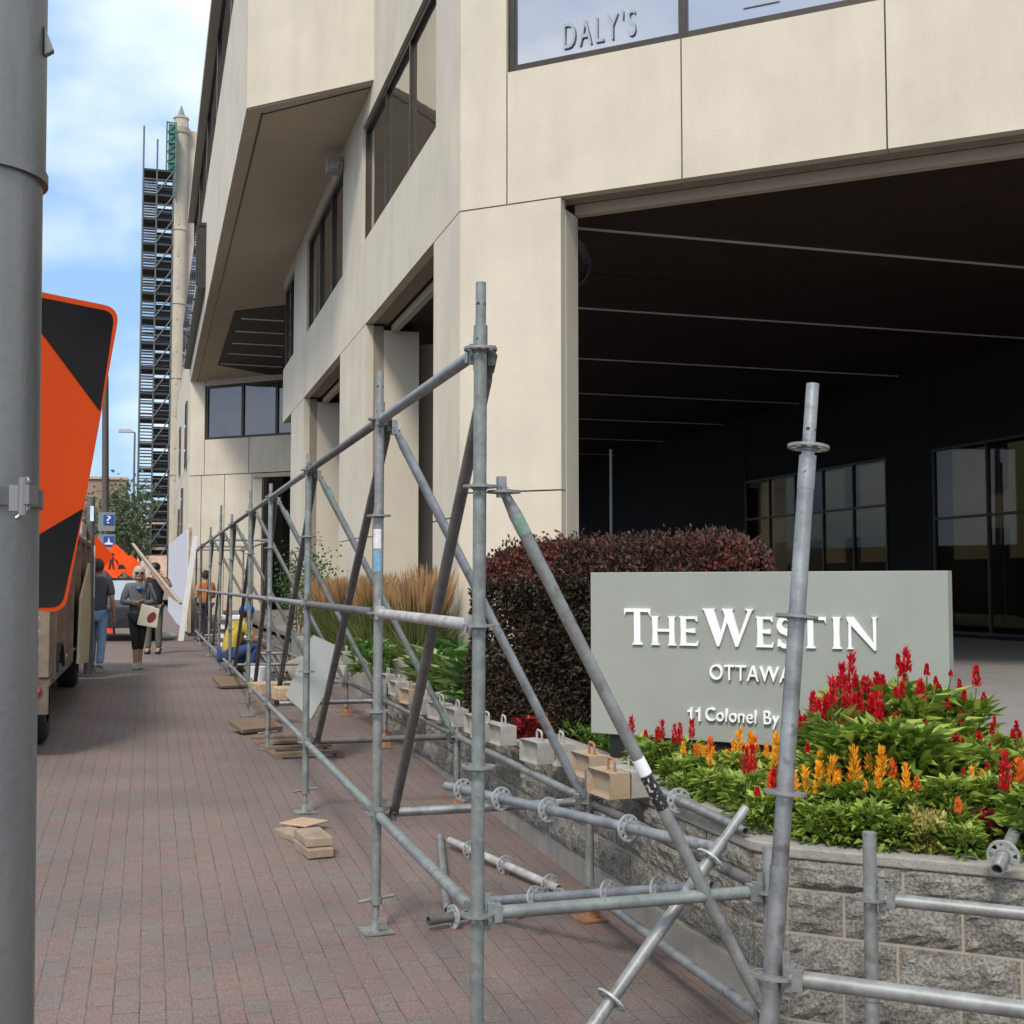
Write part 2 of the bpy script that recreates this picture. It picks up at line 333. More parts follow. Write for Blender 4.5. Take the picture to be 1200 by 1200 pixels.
tag(mb.build('kerb', CONC), kind='structure')

# ------------------------------------------------------------------ hotel building
K = 1.2
XB = 3.3*K                                     # street facade plane
DIR = Vector((.748, -.664, 0)).normalized()    # the portal facade turns 48 degrees off the street
NRM = Vector((-DIR.y, DIR.x, 0))*-1            # out of the facade, towards the camera
NRM = Vector((-.664, -.748, 0)).normalized()
C0 = Vector((XB, 13.18*K, 0))
ZL, ZS, ZT = 5.04, 6.85, 9.6                   # lintel, sill, soffit heights above the eye
hotel = thing('hotel_building', 'large beige concrete hotel with dark portal and overhanging upper storeys along the pavement', 'building', (XB, 15.8, -1.4))
def panels(mb, o, d, n, rects, gap=.010, th=.16):
    """concrete panels (u0,u1,z0,z1) on the vertical plane through o along d; n points outwards"""
    for u0, u1, z0, z1 in rects:
        a = o+d*(u0+gap); b = o+d*(u1-gap)
        mb.prism([a+Vector((0, 0, z0+gap)), b+Vector((0, 0, z0+gap)), b+Vector((0, 0, z1-gap)), a+Vector((0, 0, z1-gap))], -n*th)
def slab(mb, o, d, n, u0, u1, z0, z1, off, th):
    a = o+d*u0-n*off; b = o+d*u1-n*off
    mb.prism([a+Vector((0, 0, z0)), b+Vector((0, 0, z0)), b+Vector((0, 0, z1)), a+Vector((0, 0, z1))], -n*th)
def fx(x):                                      # u along the portal facade for a picture column
    p = PP(x, 300, C0, NRM); return (p-C0).dot(DIR)
u_j = fx(658); u_p = fx(672); u_w = fx(594); u_m = fx(800); u_b = fx(1042); pit = u_b-u_m
GB = -2.2
mb = MB(); bk = MB()
zj = PP(600, 576, C0, NRM).z
panels(mb, C0, DIR, NRM, [(0, u_j, GB, zj), (0, u_j, zj, ZL), ])
panels(mb, C0, DIR, NRM, [(0, u_w, ZL, 14)])
cols = [u_w, u_m, u_b]+[u_b+pit*i for i in range(1, 6)]
for a, b in zip(cols[:-1], cols[1:]): panels(mb, C0, DIR, NRM, [(a, b, ZL, ZS), (a, b, 12.2, 16)])
panels(mb, C0, DIR, NRM, [(0, u_w, 14, 16)])
panels(mb, C0, DIR, NRM, [(fx(1200)+6, fx(1200)+8, GB, ZL)])
slab(bk, C0, DIR, NRM, .03, u_w-.02, GB, 16, .155, .4); slab(bk, C0, DIR, NRM, u_w-.02, u_j-.2, GB, ZL-.01, .155, .4); slab(mb, C0, DIR, NRM, u_j-.19, u_j-.004, GB, ZL-.12, .162, .42)
slab(bk, C0, DIR, NRM, u_w-.02, cols[-1], ZL+.02, ZS-.02, .155, .28); slab(bk, C0, DIR, NRM, u_w-.02, cols[-1], 12.25, 16, .155, .28)
SD = Vector((0, 1, 0)); SN = Vector((-1, 0, 0)); S0 = Vector((XB, C0.y, 0))
def sy(x, X=XB): return PX(x, 600, X).y-C0.y
y507, y427, y397, y355, y340, y330 = [sy(q) for q in (507, 427, 397, 355, 340, 330)]
y509, y422, y399, y357, y342 = [sy(q) for q in (509, 422, 399, 357, 342)]
ysoff = 22.4-C0.y
mid = lambda a, b: .5*(a+b)
R_ = [(0.0, y507, GB, .9), (0, y507, .9, ZL-.0), (0, y509, ZL, 16),
      (y427, y397, GB, .9), (y427, mid(y427, y397), .9, ZL), (mid(y427, y397), y397, .9, ZL),
      (y355, y340, GB, .9), (y355, y340, .9, ZL),
      (y509, mid(y509, y422), ZL, 6.75), (mid(y509, y422), y422, ZL, 6.75), (y422, y399, ZL, ZT), (y399, mid(y399, y357), ZL, 6.75), (mid(y399, y357), y357, ZL, 6.75),
      (y357, y342, ZL, ZT), (y342, y330, ZL, 6.75), (y399, y357, 9.25, ZT), (y342, y330, 9.25, ZT), (y509, y422, 9.1, 14), (y422, y422+.0001+.0, ZT, ZT+.01)]
panels(mb, S0, SD, SN, R_[:-1])
slab(bk, S0, SD, SN, .03, y507-.02, GB, ZL, .155, .4); slab(bk, S0, SD, SN, .03, y509-.02, ZL+.001, 16, .155, .4)
for a, b in ((y427, y397), (y355, y340)):
    slab(bk, S0, SD, SN, a+.02, b-.02, GB, ZL-.02, .155, .2)
    slab(mb, S0, SD, SN, a, b, GB, ZL-.1, .36, .70)        # deep pier return
slab(bk, S0, SD, SN, y509, y330-.02, ZL+.03, 6.72, .155, .3)
for a, b in ((y422, y399), (y357, y342)): slab(bk, S0, SD, SN, a+.02, b-.02, 6.7, ZT-.02, .155, .3)
mb.build('concrete_facade', CONC, hotel); bk.build('facade_backing', JOINT, hotel)
# rounded end of the first deep pier
for yy in (y427, y355):
    MB().tube((XB+1.9, C0.y+yy+2.2, GB), (XB+1.9, C0.y+yy+2.2, ZL+.05), .42, seg=28).build('round_column', CONC, hotel)
# metal beam behind the lintel and the dark ceiling with its strips
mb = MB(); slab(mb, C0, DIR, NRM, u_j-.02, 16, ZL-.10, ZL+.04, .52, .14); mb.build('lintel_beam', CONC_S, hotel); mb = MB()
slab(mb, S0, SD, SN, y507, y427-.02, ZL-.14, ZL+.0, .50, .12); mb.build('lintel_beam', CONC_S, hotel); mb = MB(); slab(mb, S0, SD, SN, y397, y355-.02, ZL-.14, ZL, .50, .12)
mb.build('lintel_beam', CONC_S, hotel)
XW = 14.6*K
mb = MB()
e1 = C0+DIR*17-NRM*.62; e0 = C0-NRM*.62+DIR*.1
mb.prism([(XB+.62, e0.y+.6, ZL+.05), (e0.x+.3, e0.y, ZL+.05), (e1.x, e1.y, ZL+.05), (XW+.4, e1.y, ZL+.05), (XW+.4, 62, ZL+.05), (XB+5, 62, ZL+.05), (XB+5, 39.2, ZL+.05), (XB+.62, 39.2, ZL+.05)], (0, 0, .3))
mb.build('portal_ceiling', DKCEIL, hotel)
ys0 = PZ(673, 270, ZL).y; ys1 = PZ(673, 492, ZL).y; st = (ys1-ys0)/4
for i in range(9):
    y = ys0+st*i; xs = XB+.9 if y < 39 else XB+5.1
    MB().box((.5*(xs+XW), y, ZL+.035), (XW-xs, .05, .022)).build('ceiling_strip', STRIP, hotel)
for i in range(9):                                          # thin strips seen in the street side gaps
    y = ys0+st*(i+.5); xs = XB+.9 if y < 39 else XB+5.1
    MB().box((.5*(xs+XW), y, ZL+.04), (XW-xs, .02, .012)).build('ceiling_joint', BRONZE, hotel)
# curved lamp shade at the portal's left jamb
mb = MB(); p = Pd(672, 306, 17.2)
for i in range(10):
    t0, t1 = R(-70+14*i), R(-70+14*(i+1)); 
    q = lambda t: p+Vector((.27*math.cos(t)-.0, 0, .36*math.sin(t)))
    mb.prism([q(t0), q(t1), q(t1)-Vector((.035, 0, 0)), q(t0)-Vector((.035, 0, 0))], (0, .25, 0))
mb.build('jamb_light', BRONZE, hotel)
# lobby glazing plane
def wy(x): return PX(x, 620, XW).y
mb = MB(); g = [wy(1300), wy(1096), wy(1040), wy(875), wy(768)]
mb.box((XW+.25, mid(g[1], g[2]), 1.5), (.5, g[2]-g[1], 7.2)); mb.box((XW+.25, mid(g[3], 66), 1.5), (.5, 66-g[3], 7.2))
mb.box((XW+.25, mid(4, g[1]), 4.13), (.44, g[1]-4, 2.1)); mb.box((XW+.25, mid(g[2], g[3]), 4.13), (.44, g[3]-g[2], 2.1))  # added dark band over the panes, in place of the mirrored dark ceiling
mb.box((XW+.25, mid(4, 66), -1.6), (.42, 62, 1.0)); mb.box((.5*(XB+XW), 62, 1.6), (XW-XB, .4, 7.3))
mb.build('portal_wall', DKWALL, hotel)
def glaz(name, y0, y1, z0, z1, ny, zs, X):
    t = (y1-y0)/ny; f = MB()
    for i in range(ny+1): f.box((X, y0+t*i, .5*(z0+z1)), (.07, .06, z1-z0))
    for z in [z0, z1]+zs: f.box((X, .5*(y0+y1), z), (.066, y1-y0, .06))
    w = f.build(name, BRONZE, hotel)
    MB().box((X+.02, .5*(y0+y1), .5*(z0+z1)), (.02, y1-y0-.05, z1-z0-.05)).build('pane', TINT, w)
def tintmat():
    m = bpy.data.materials.new('clear tinted glass'); m.use_nodes = True; n = m.node_tree.nodes; l = m.node_tree.links
    for x in list(n): n.remove(x)
    o = n.new('ShaderNodeOutputMaterial'); t = n.new('ShaderNodeBsdfTransparent'); t.inputs[0].default_value = (.26, .25, .19, 1)
    gl = n.new('ShaderNodeBsdfGlossy'); gl.inputs['Roughness'].default_value = .02; pass
    ms = n.new('ShaderNodeMixShader'); ms.inputs[0].default_value = .045; l.new(t.outputs[0], ms.inputs[1]); l.new(gl.outputs[0], ms.inputs[2]); l.new(ms.outputs[0], o.inputs[0])
    return m
TINT = tintmat()
glaz('lobby_window', g[2], g[3], -1.1, 3.10, 5, [1.95], XW)
glaz('lobby_window', g[0]-6, g[1], -1.1, 3.10, 6, [1.5], XW)
q = PX(716, 580, 11.5); MB().box((11.5, q.y, 1.2), (.05, .05, 4.6)).build('door_edge', STRIP, hotel)
# portal windows above (sky mirrored in them)
def frames(o, d, n, us, z0, z1, name, glass, off=.10, zs=(), fw=.10):
    f = MB()
    for u in us: slab(f, o, d, n, u-fw/2, u+fw/2, z0+.001, z1, off-.04, .12)
    for z in (z0+.05,)+tuple(zs)+(z1-.05,): slab(f, o, d, n, us[0], us[-1], z-.05, z+.05, off-.035, .11)
    w = f.build(name, BRONZE, hotel); p = MB(); slab(p, o, d, n, us[0], us[-1], z0, z1, off+.02, .02); p.build('pane', glass, w); return w
frames(C0, DIR, NRM, [u_w+.03]+cols[1:]+[], ZS+.0, 12.2, 'upper_window', GLASS)
W1 = frames(S0, SD, SN, [y509+.03, y509+(y422-y509)*.34, y509+(y422-y509)*.67, y422-.03], 6.76, 9.1, 'street_window', GLASSM, fw=.06)
frames(S0, SD, SN, [y399+.03, y399+(y357-y399)*.33, y399+(y357-y399)*.66, y357-.03], 6.76, 9.25, 'street_window', GLASSM, fw=.06)
frames(S0, SD, SN, [y342+.03, mid(y342, y330), y330], 6.76, 9.25, 'street_window', GLASSM, fw=.06)
# cut lettering behind the glass corner
def textmesh(s, size, depth=.0, name='lettering', shear=0, space=1.0):
    c = bpy.data.curves.new('t', 'FONT'); c.body = s; c.size = size; c.extrude = depth; c.resolution_u = 4; c.shear = shear; c.space_character = space
    o = bpy.data.objects.new('t', c); COL.objects.link(o); dg = bpy.context.evaluated_depsgraph_get()
    me = bpy.data.meshes.new_from_object(o.evaluated_get(dg)); bpy.data.objects.remove(o); me.name = name
    return me
def place_text(me, m, o, d, n, parent, name='lettering', width=None, height=None):
    xs = [v.co.x for v in me.vertices]; ysv = [v.co.y for v in me.vertices]
    sx = width/(max(xs)-min(xs)) if width else 1; syy = height/(max(ysv)-min(ysv)) if height else sx
    x0, y0 = min(xs), min(ysv)
    for v in me.vertices:
        c = v.co; v.co = Vector(o)+d*((c.x-x0)*sx)+Vector((0, 0, (c.y-y0)*syy))+n*c.z
    me.materials.clear(); me.materials.append(m)
    return link(name, me, parent)
LET = mat('frosted etched lettering', (.33, .345, .37), .6, 0, var=.05)
a = PP(657, 50, C0, NRM); b = PP(742, 36, C0, NRM); zt = PP(700, 14, C0, NRM).z; zb = PP(700, 46, C0, NRM).z
oo = Vector((a.x, a.y, zb))-NRM*.095
place_text(textmesh("DALY'S", 1, .008, space=1.25), LET, oo, DIR, NRM, hotel, width=(b-a).dot(DIR), height=zt-zb)
mb = MB(); slab(mb, oo-Vector((0, 0, oo.z)), DIR, NRM, .05, .85, zb-.10, zb-.085, -.0, .01); mb.build('lettering_underline', LET, hotel)
a = PP(868, 4, C0, NRM)
mb = MB(); slab(mb, Vector((a.x, a.y, 0))-NRM*.095, DIR, NRM, 0, .45, a.z-.02, a.z+.0, 0, .01); mb.build('lettering_underline', LET, hotel)
# small wall camera
p = PX(402, 196, XB); mb = MB(); mb.box((XB-.22, p.y, p.z), (.30, .34, .30)).box((XB-.22, p.y-.22, p.z-.05), (.2, .1, .16)).box((XB-.05, p.y, p.z+.18), (.1, .1, .1)); mb.build('security_camera', mat('grey housing', (.32, .30, .27), .6), hotel, bevel=.02)

# overhanging storeys
XO = 1.74; YO0, YO1 = 24.7, 59.5
A0 = Vector((XO, YO0, 0)); A1 = Vector((XB+.25, 22.35, 0)); OD = (A1-A0).normalized(); ON = Vector((OD.y, -OD.x, 0))
if ON.y > 0: ON = -ON
mb = MB(); wA = (A1-A0).length
panels(mb, A0, OD, ON, [(0, wA*.93, ZT, 14.3), (wA*.93, wA, ZT, 14.3), (0, wA, 14.3, 20)], th=.2)
for i in range(7):
    y0 = i*5; panels(mb, Vector((XO, YO0, 0)), SD, SN, [(y0, min(y0+5, YO1-YO0), ZT, 14.1), (y0, min(y0+5, YO1-YO0), 17.3, 19)], th=.2)
mb.build('overhang_facade', CONC, hotel)
mb = MB(); mb.prism([(XO+.2, YO0+.15, ZT+.05), (XB+.2, 22.6, ZT+.05), (17.9, 22.6, ZT+.05), (17.9, 60, ZT+.05), (XO+.2, YO1, ZT+.05)], (0, 0, 14.0-ZT)); mb.build('upper_storey_core', JOINT, hotel)
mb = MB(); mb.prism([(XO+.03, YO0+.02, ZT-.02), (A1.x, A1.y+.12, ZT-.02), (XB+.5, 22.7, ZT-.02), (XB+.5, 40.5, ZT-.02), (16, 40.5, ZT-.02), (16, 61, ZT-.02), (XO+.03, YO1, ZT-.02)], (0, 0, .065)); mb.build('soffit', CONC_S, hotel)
mb = MB(); b0 = A0+Vector((.16, .12, ZT-.05)); 
mb.prism([(XO+.30, YO0+.1, ZT-.035), (XO+.34, YO0+.1, ZT-.035), (XO+.34, YO1, ZT-.035), (XO+.30, YO1, ZT-.035)], (0, 0, .02))
mb.prism([(XO+.34, YO0+.13, ZT-.035), (A1.x-.2, A1.y+.45, ZT-.035), (A1.x-.2, A1.y+.49, ZT-.035), (XO+.34, YO0+.17, ZT-.035)], (0, 0, .02)); mb.build('soffit_groove', BRONZE, hotel)
wpos = [0, 7, 14, 21, 28, 34.8]
frames(Vector((XO, YO0, 0)), SD, SN, wpos, 14.1, 17.3, 'upper_band_window', GLASSD, fw=.3)
mb = MB(); mb.box((XO-.06, .5*(YO0+YO1), 17.42), (.36, YO1-YO0+.3, .30)); mb.build('cornice', CONC, hotel)
mb = MB(); mb.box((XO+8.2, .5*(YO0+YO1)+1, 16.8), (15.6, YO1-YO0, 5.6)); mb.build('upper_mass', JOINT, hotel)
# recessed ceiling pocket with light strips
mb = MB(); pk = [PZ(x, y, ZT-.045) for x, y in ((275, 365), (335, 358), (345, 445), (255, 428))]
mb.prism(pk, (0, 0, .02)); mb.build('ceiling_pocket', DKCEIL, hotel)
for x0, y0, x1, y1 in ((283, 373, 333, 376), (276, 388, 333, 391), (272, 402, 333, 405), (267, 414, 331, 418), (259, 426, 331, 430)):
    a = PZ(x0, y0, ZT-.06); b = PZ(x1, y1, ZT-.06); w = Vector((0, .16, 0)); MB().prism([a, b, b+w, a+w], (0, 0, .012)).build('ceiling_strip', STRIP, hotel)
# recessed wall that turns 48 degrees under the overhang
Q0 = Vector((XO, YO1, 0))
def qx(x): return (PP(x, 500, Q0, NRM)-Q0).dot(DIR)
def qz(x, y): return PP(x, y, Q0, NRM).z
q240, q333, q270, q312, q360, q264 = qx(240), qx(345), qx(283), qx(322), qx(400), qx(264)
z0, z1, zm = qz(240, 515), qz(240, 453), qz(240, 557)
mb = MB(); bk = MB()
qd = qx(308)
R2 = [(0, q240, zm, ZT), (q240, q360, z1, ZT), (q240, qx(292), zm, z0), (qx(292), q360, zm, z0), (0, qx(237), GB, zm), (qx(237), q264, GB, zm), (q264, qx(296), GB, zm), (qx(296), qd, GB, zm)]
panels(mb, Q0, DIR, NRM, R2, gap=.02); mb.build('recess_facade', CONC, hotel)
slab(bk, Q0, DIR, NRM, .1, q240-.05, GB, ZT-.1, .155, .3); slab(bk, Q0, DIR, NRM, .1, qd-.05, GB, zm-.05, .155, .3); slab(bk, Q0, DIR, NRM, q240, q360, zm+.05, z0-.05, .155, .3)
bk.build('facade_backing', JOINT, hotel)
frames(Q0, DIR, NRM, [q240+.05, qx(283), qx(323), q360], z0, z1, 'recess_window', GLASSR, fw=.14)
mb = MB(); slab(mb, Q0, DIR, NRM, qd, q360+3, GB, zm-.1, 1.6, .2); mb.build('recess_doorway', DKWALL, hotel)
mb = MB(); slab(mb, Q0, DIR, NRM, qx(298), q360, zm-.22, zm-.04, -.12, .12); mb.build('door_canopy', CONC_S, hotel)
# lower street wing beyond the overhang
mb = MB(); bk = MB()
for i in range(5): panels(mb, Vector((XO, YO1, 0)), SD, SN, [(i*6, i*6+6, GB, 6), (i*6, i*6+6, 6, 12.5), ], th=.2, gap=.03)
mb.build('street_wing', CONC, hotel); bk.box((XO+5.2, YO1+15.6, 5), (10, 29.6, 14.6)); bk.build('wing_backing', JOINT, hotel)
for i, (y, z, h) in enumerate(((64, 7.5, 3.4), (70, 3.5, 3.5), (64, 1.0, 2.2), (77, 8, 3), (77, 3, 3))):
    MB().box((XO-.04, y, z), (.12, 1.6, h)).build('slit_window', GLASSD, hotel)
# projecting glazed bay high on the street side
bay = MB(); bay.box((XO-.10, 52, 12.6), (.36, 17, .12)); bay.box((XO-.10, 52, 10.4), (.36, 17, .1))
for i in range(8): bay.box((XO-.14, 43.6+2.4*i, 11.5), (.42, .12, 2.1))
bw = bay.build('bay_window', BRONZE, hotel); MB().box((XO-.12, 52, 11.5), (.44, 16.6, 2.05)).build('pane', GLASS, bw)

# floor of the drive behind the planter
mb = MB(); mb.box((13.05, 34, -1.26), (19.5, 60, .10)); tag(mb.build('drive', mat('drive concrete', (.20, .185, .165), .9, 0, var=.12, scale=2, bump=.2)), kind='structure')

# made-up pale building behind the lobby glass, standing in for its reflections
nb = thing('reflection_standin', 'made-up pale stone block with small windows, standing in for reflections in the lobby glass', 'building', (30, 40, -1.4))
mb = MB(); mb.box((36, 42, 8), (9, 60, 20)); mb.build('wall', mat('pale stand-in stone', (.52, .48, .40), .9, 0, var=.08, scale=.6), nb)
MB().box((31.1, 42, -.2), (1.2, 60, 2.3)).build('plinth', DKWALL, nb)  # added dark base, so the lower panes look dark
for i in range(16):
    for j in range(3): 
        w = MB().box((31.46, 16+i*3.4, 1.2+j*3.4), (.12, 1.1, 1.9)).build('window', DKWALL, nb)
mb = MB(); mb.box((24, 40, -1.25), (12, 60, .08)); tag(mb.build('standin_paving', ASPH), kind='structure')  # added floor of the made-up court behind the glass

# ------------------------------------------------------------------ distant chateau tower
STONE = mat('distant limestone', (.46, .40, .31), .9, 0, var=.12, scale=.5, bump=.2, bscale=4, detail=8)
COPPER = mat('green copper', (.10, .26, .20), .7, .2, var=.3, scale=2)
ch = thing('stone_tower_building', 'tall pale limestone block with green copper roof and corner turret far down the street', 'building', (2.2, 112, -1.4))
p0 = Pd(204, 600, 112); pt = Pd(213, 122, 112); p1 = Pd(222, 148, 112); Y_ = p0.y; tx, tr = pt.x, .64
mb = MB(); mb.box((p0.x+10.6, Y_+12, .5*(p1.z-2)), (20, 22, p1.z+2)); mb.build('wall', STONE, ch)
mb = MB(); zt = pt.z-1.15
mb.tube((tx, Y_+.6, -1.5), (tx, Y_+.6, zt-1.5), tr, seg=8); mb.tube((tx, Y_+.6, zt-1.5), (tx, Y_+.6, zt-1.0), tr+.10, tr+.22, seg=8); mb.tube((tx, Y_+.6, zt-1.0), (tx, Y_+.6, zt), tr+.02, seg=8); mb.tube((tx, Y_+.6, zt-.1), (tx, Y_+.6, zt+.05), tr+.1, seg=8)
for k in range(8): mb.box((tx+.62*math.cos(k*.785), Y_+.6+.62*math.sin(k*.785), zt-.8), (.12, .12, .5))
for z in (10, 19, 26, 33): mb.tube((tx, Y_+.6, z), (tx, Y_+.6, z+.3), tr+.08, seg=8)
for z in range(0, 36, 3): mb.box((tx-.1, Y_-.03, z+.9), (.14, .1, .9))
t = mb.build('turret', STONE, ch); MB().tube((tx, Y_+.6, zt+.05), (tx, Y_+.6, zt+1.25), .42, .03, seg=8).build('turret_roof', mat('weathered grey-green copper', (.17, .23, .19), .8), t)
for j in range(9):
    for i in range(5): MB().box((p0.x+.62, Y_+4+i*4, 3+j*4), (.14, 1.1, 2)).build('window', DKWALL, ch)
p = Pd(196, 142, 110); pb = Pd(196, 200, 110)
mb = MB()
for dx in (0, .8):
    for dy in (0, 1.6): mb.box((p.x+dx, p.y+dy, .5*(p.z+pb.z-2)), (.14, .14, p.z-pb.z+2))
for k in range(6):
    z = pb.z+(p.z-pb.z)*k/5-.1; mb.box((p.x+.4, p.y, z), (.8, .1, .12))
    if k < 5: mb.tube((p.x, p.y, z), (p.x+.8, p.y, z+.8), .05, seg=6)
mb.box((p.x+.45, p.y+.8, .5*(p.z+pb.z)), (.6, 1.4, p.z-pb.z-.4)); mb.build('green_hoist_mast', mat('dark green copper', (.06, .16, .125), .7, .1, var=.4, scale=2), ch)

# ------------------------------------------------------------------ stone planter
CN = Vector((2.5, 4.71, 0)); WT = -1.10
def stone_mat():
    m = mat('rock faced granite', (.125, .112, .092), .95, 0, col2=(.235, .225, .20), scale=9, detail=8)
    n = m.node_tree.nodes; l = m.node_tree.links; b = n['Principled BSDF']
    tc = n.new('ShaderNodeTexCoord'); v = n.new('ShaderNodeTexNoise'); v.inputs['Scale'].default_value = 75; v.inputs['Detail'].default_value = 5; l.new(tc.outputs['Object'], v.inputs[0])
    r = n.new('ShaderNodeValToRGB'); r.color_ramp.elements[0].position = .36; r.color_ramp.elements[1].position = .62
    r.color_ramp.elements[0].color = (.62, .62, .62, 1); r.color_ramp.elements[1].color = (1.35, 1.35, 1.3, 1); l.new(v.outputs['Fac'], r.inputs[0])
    mu = n.new('ShaderNodeMixRGB'); mu.blend_type = 'MULTIPLY'; mu.inputs[0].default_value = 1
    src = b.inputs['Base Color'].links[0].from_socket; l.new(src, mu.inputs[1]); l.new(r.outputs[0], mu.inputs[2]); l.new(mu.outputs[0], b.inputs['Base Color'])
    bp = n.new('ShaderNodeBump'); bp.inputs['Strength'].default_value = .9; bp.inputs['Distance'].default_value = .012; l.new(v.outputs['Fac'], bp.inputs['Height']); l.new(bp.outputs[0], b.inputs['Normal'])
    return m
GRAN = stone_mat(); MORT = mat('pale mortar', (.33, .285, .225), .95, 0, var=.12, scale=12)
COPE = mat('granite coping', (.27, .25, .215), .9, 0, var=.18, scale=22, bump=.5, bscale=120, detail=8)
BASEC = mat('stained cast concrete', (.20, .185, .16), .92, 0, col2=(.36, .335, .29), scale=2.2, bump=.35, bscale=50, detail=9, streak=True)
from mathutils import noise
def rock(mb, o, d, n, u0, u1, z0, z1):
    nu = max(4, int((u1-u0)/.035)); nz = 7; vs = []
    for j in range(nz+1):
        for i in range(nu+1):
            e = min(i, nu-i, j, nz-j); u = u0+(u1-u0)*i/nu; z = z0+(z1-z0)*j/nz; p = o+d*u+Vector((0, 0, z))
            h = 0 if e == 0 else (.014 if e == 1 else .026)*(.5+1.3*abs(noise.noise(p*8)))+.018*noise.noise(p*21)
            vs.append(p+n*(h-.012 if e else -.012))
    mb.add(vs, [(j*(nu+1)+i, j*(nu+1)+i+1, (j+1)*(nu+1)+i+1, (j+1)*(nu+1)+i) for j in range(nz) for i in range(nu)])
pl = thing('stone_planter', 'grey rock-faced stone planter wall turning a corner around the flower bed', 'planter', (2.5, 4.71, -1.7))
mb = MB(); rows = [(WT-.165, WT-.045), (WT-.345, WT-.18), (WT-.535, WT-.36)]
def course(o, d, n, U, rws):
    for k, (z0, z1) in enumerate(rws):
        u = -.0 if k % 2 == 0 else -.22
        while u < U:
            w = .44+.05*random.random(); a = max(u, 0)+.006; b = min(u+w, U)-.006
            if b-a > .05: rock(mb, o, d, n, a, b, z0, z1)
            u += w
cut = .10                                       # chamfered corner
cS = CN+Vector((0, cut, 0)); cF = CN+DIR*cut
course(cS, Vector((0, 1, 0)), Vector((-1, 0, 0)), 9.4, rows)
course(cF, DIR, NRM, 5.6, rows+[(-1.80, WT-.55), (-2.0, -1.815)])
cd = (cF-cS).normalized(); cn = Vector((cd.y, -cd.x, 0)); cn = cn if cn.dot(NRM) > 0 else -cn
course(cS, cd, cn, (cF-cS).length, rows+[(-1.80, WT-.55), (-2.0, -1.815)])
mb.build('stone_face', GRAN, pl)
mb = MB()
e_s = CN+Vector((0, 9.5, 0)); e_f = CN+DIR*5.7
inn = lambda p, w: Vector((p.x+w, p.y, 0))
ci = CN+Vector((.3, .3*(.748-0)/.664*.0+.30*.45, 0))
def ringpoly(o0, o1, z):                         # strip between offsets o0 and o1 behind the outer faces
    def cc(w):   # inner corner at offset w
        # street line x = CN.x+w ; front line: point CN - NRM*w along DIR
        q = CN-NRM*w; t = (CN.x+w-q.x)/DIR.x; return q+DIR*t
    a = [Vector((CN.x+o0, e_s.y, z)), None, e_f-NRM*o0+Vector((0, 0, z))]
    if o0 < .05:
        k = o0; out = [Vector((CN.x+o0, e_s.y, z)), cS+Vector((k, 0, z)), cF-NRM*k+Vector((0, 0, z)), e_f-NRM*o0+Vector((0, 0, z))]
    else: out = [Vector((CN.x+o0, e_s.y, z)), cc(o0)+Vector((0, 0, z)), e_f-NRM*o0+Vector((0, 0, z))]
    return out+[e_f-NRM*o1+Vector((0, 0, z)), cc(o1)+Vector((0, 0, z)), Vector((CN.x+o1, e_s.y, z))]
mb.prism(ringpoly(.016, .36, -2.2), (0, 0, 2.2+WT-.045)); mb.build('mortar_core', MORT, pl)
mb = MB(); mb.prism(ringpoly(-.004, .40, WT-.045), (0, 0, .045)); mb.build('coping', COPE, pl, bevel=.008)
mb = MB(); mb.prism([(CN.x-.012, e_s.y, -2.2), (CN.x-.012, CN.y+cut+.02, -2.2), (CN.x+.1, CN.y+cut+.02, -2.2), (CN.x+.1, e_s.y, -2.2)], (0, 0, 2.2+WT-.545)); mb.build('concrete_base', BASEC, pl)
mb = MB(); mb.box((CN.x+.62, 14.35, -1.15), (1.3, .34, .50)); mb.build('cross_ledge', COPE, pl, bevel=.015)
mb = MB(); mb.box((2.9, 19.6, -1.35), (.3, 10.2, .62)); mb.build('bed_kerb', BASEC, pl, bevel=.01)
mb = MB(); mb.prism([(2.85, 24.6, -1.165), (2.85, 5.2, -1.165), (2.95, 4.85, -1.165), CN-NRM*.3+DIR*5.6+Vector((0, 0, -1.165)), CN-NRM*2.6+DIR*5.6+Vector((0, 0, -1.165)), CN-NRM*2.9+DIR*2.4+Vector((0, 0, -1.165)), (5.2, 8.9, -1.165), (XB+.2, 15.3, -1.165), (XB-.05, 24.6, -1.165)], (0, 0, .03)); tag(mb.build('soil', SOIL), kind='structure')

# ------------------------------------------------------------------ monument sign
s0 = Pd(692, 700, 7.85); s1 = Pd(1111, 700, 6.70); s0.z = s1.z = 0
SGD = (s1-s0).normalized(); SGN = Vector((SGD.y, -SGD.x, 0)); SGN = SGN if SGN.dot(Vector((0, -1, 0))) > 0 else -SGN
sw = (s1-s0).length; zt_, zb_ = 13/F*7.85, -173/F*7.85
sg = thing('hotel_sign', 'grey slab hotel sign with raised white lettering behind the flower bed', 'sign', (*(s0+SGD*sw/2).xy, -1.15))
mb = MB(); slab(mb, s0, SGD, SGN, 0, sw, zb_, zt_, 0, .11); mb.build('panel', GREYP, sg, bevel=.004)
mb = MB(); slab(mb, s0, SGD, SGN, .12, sw-.12, -1.2, zb_+.01, .03, .05); mb.build('plinth', BLACK, sg)
def sp(x, y): p = PP(x, y, s0, SGN); return (p-s0).dot(SGD), p.z
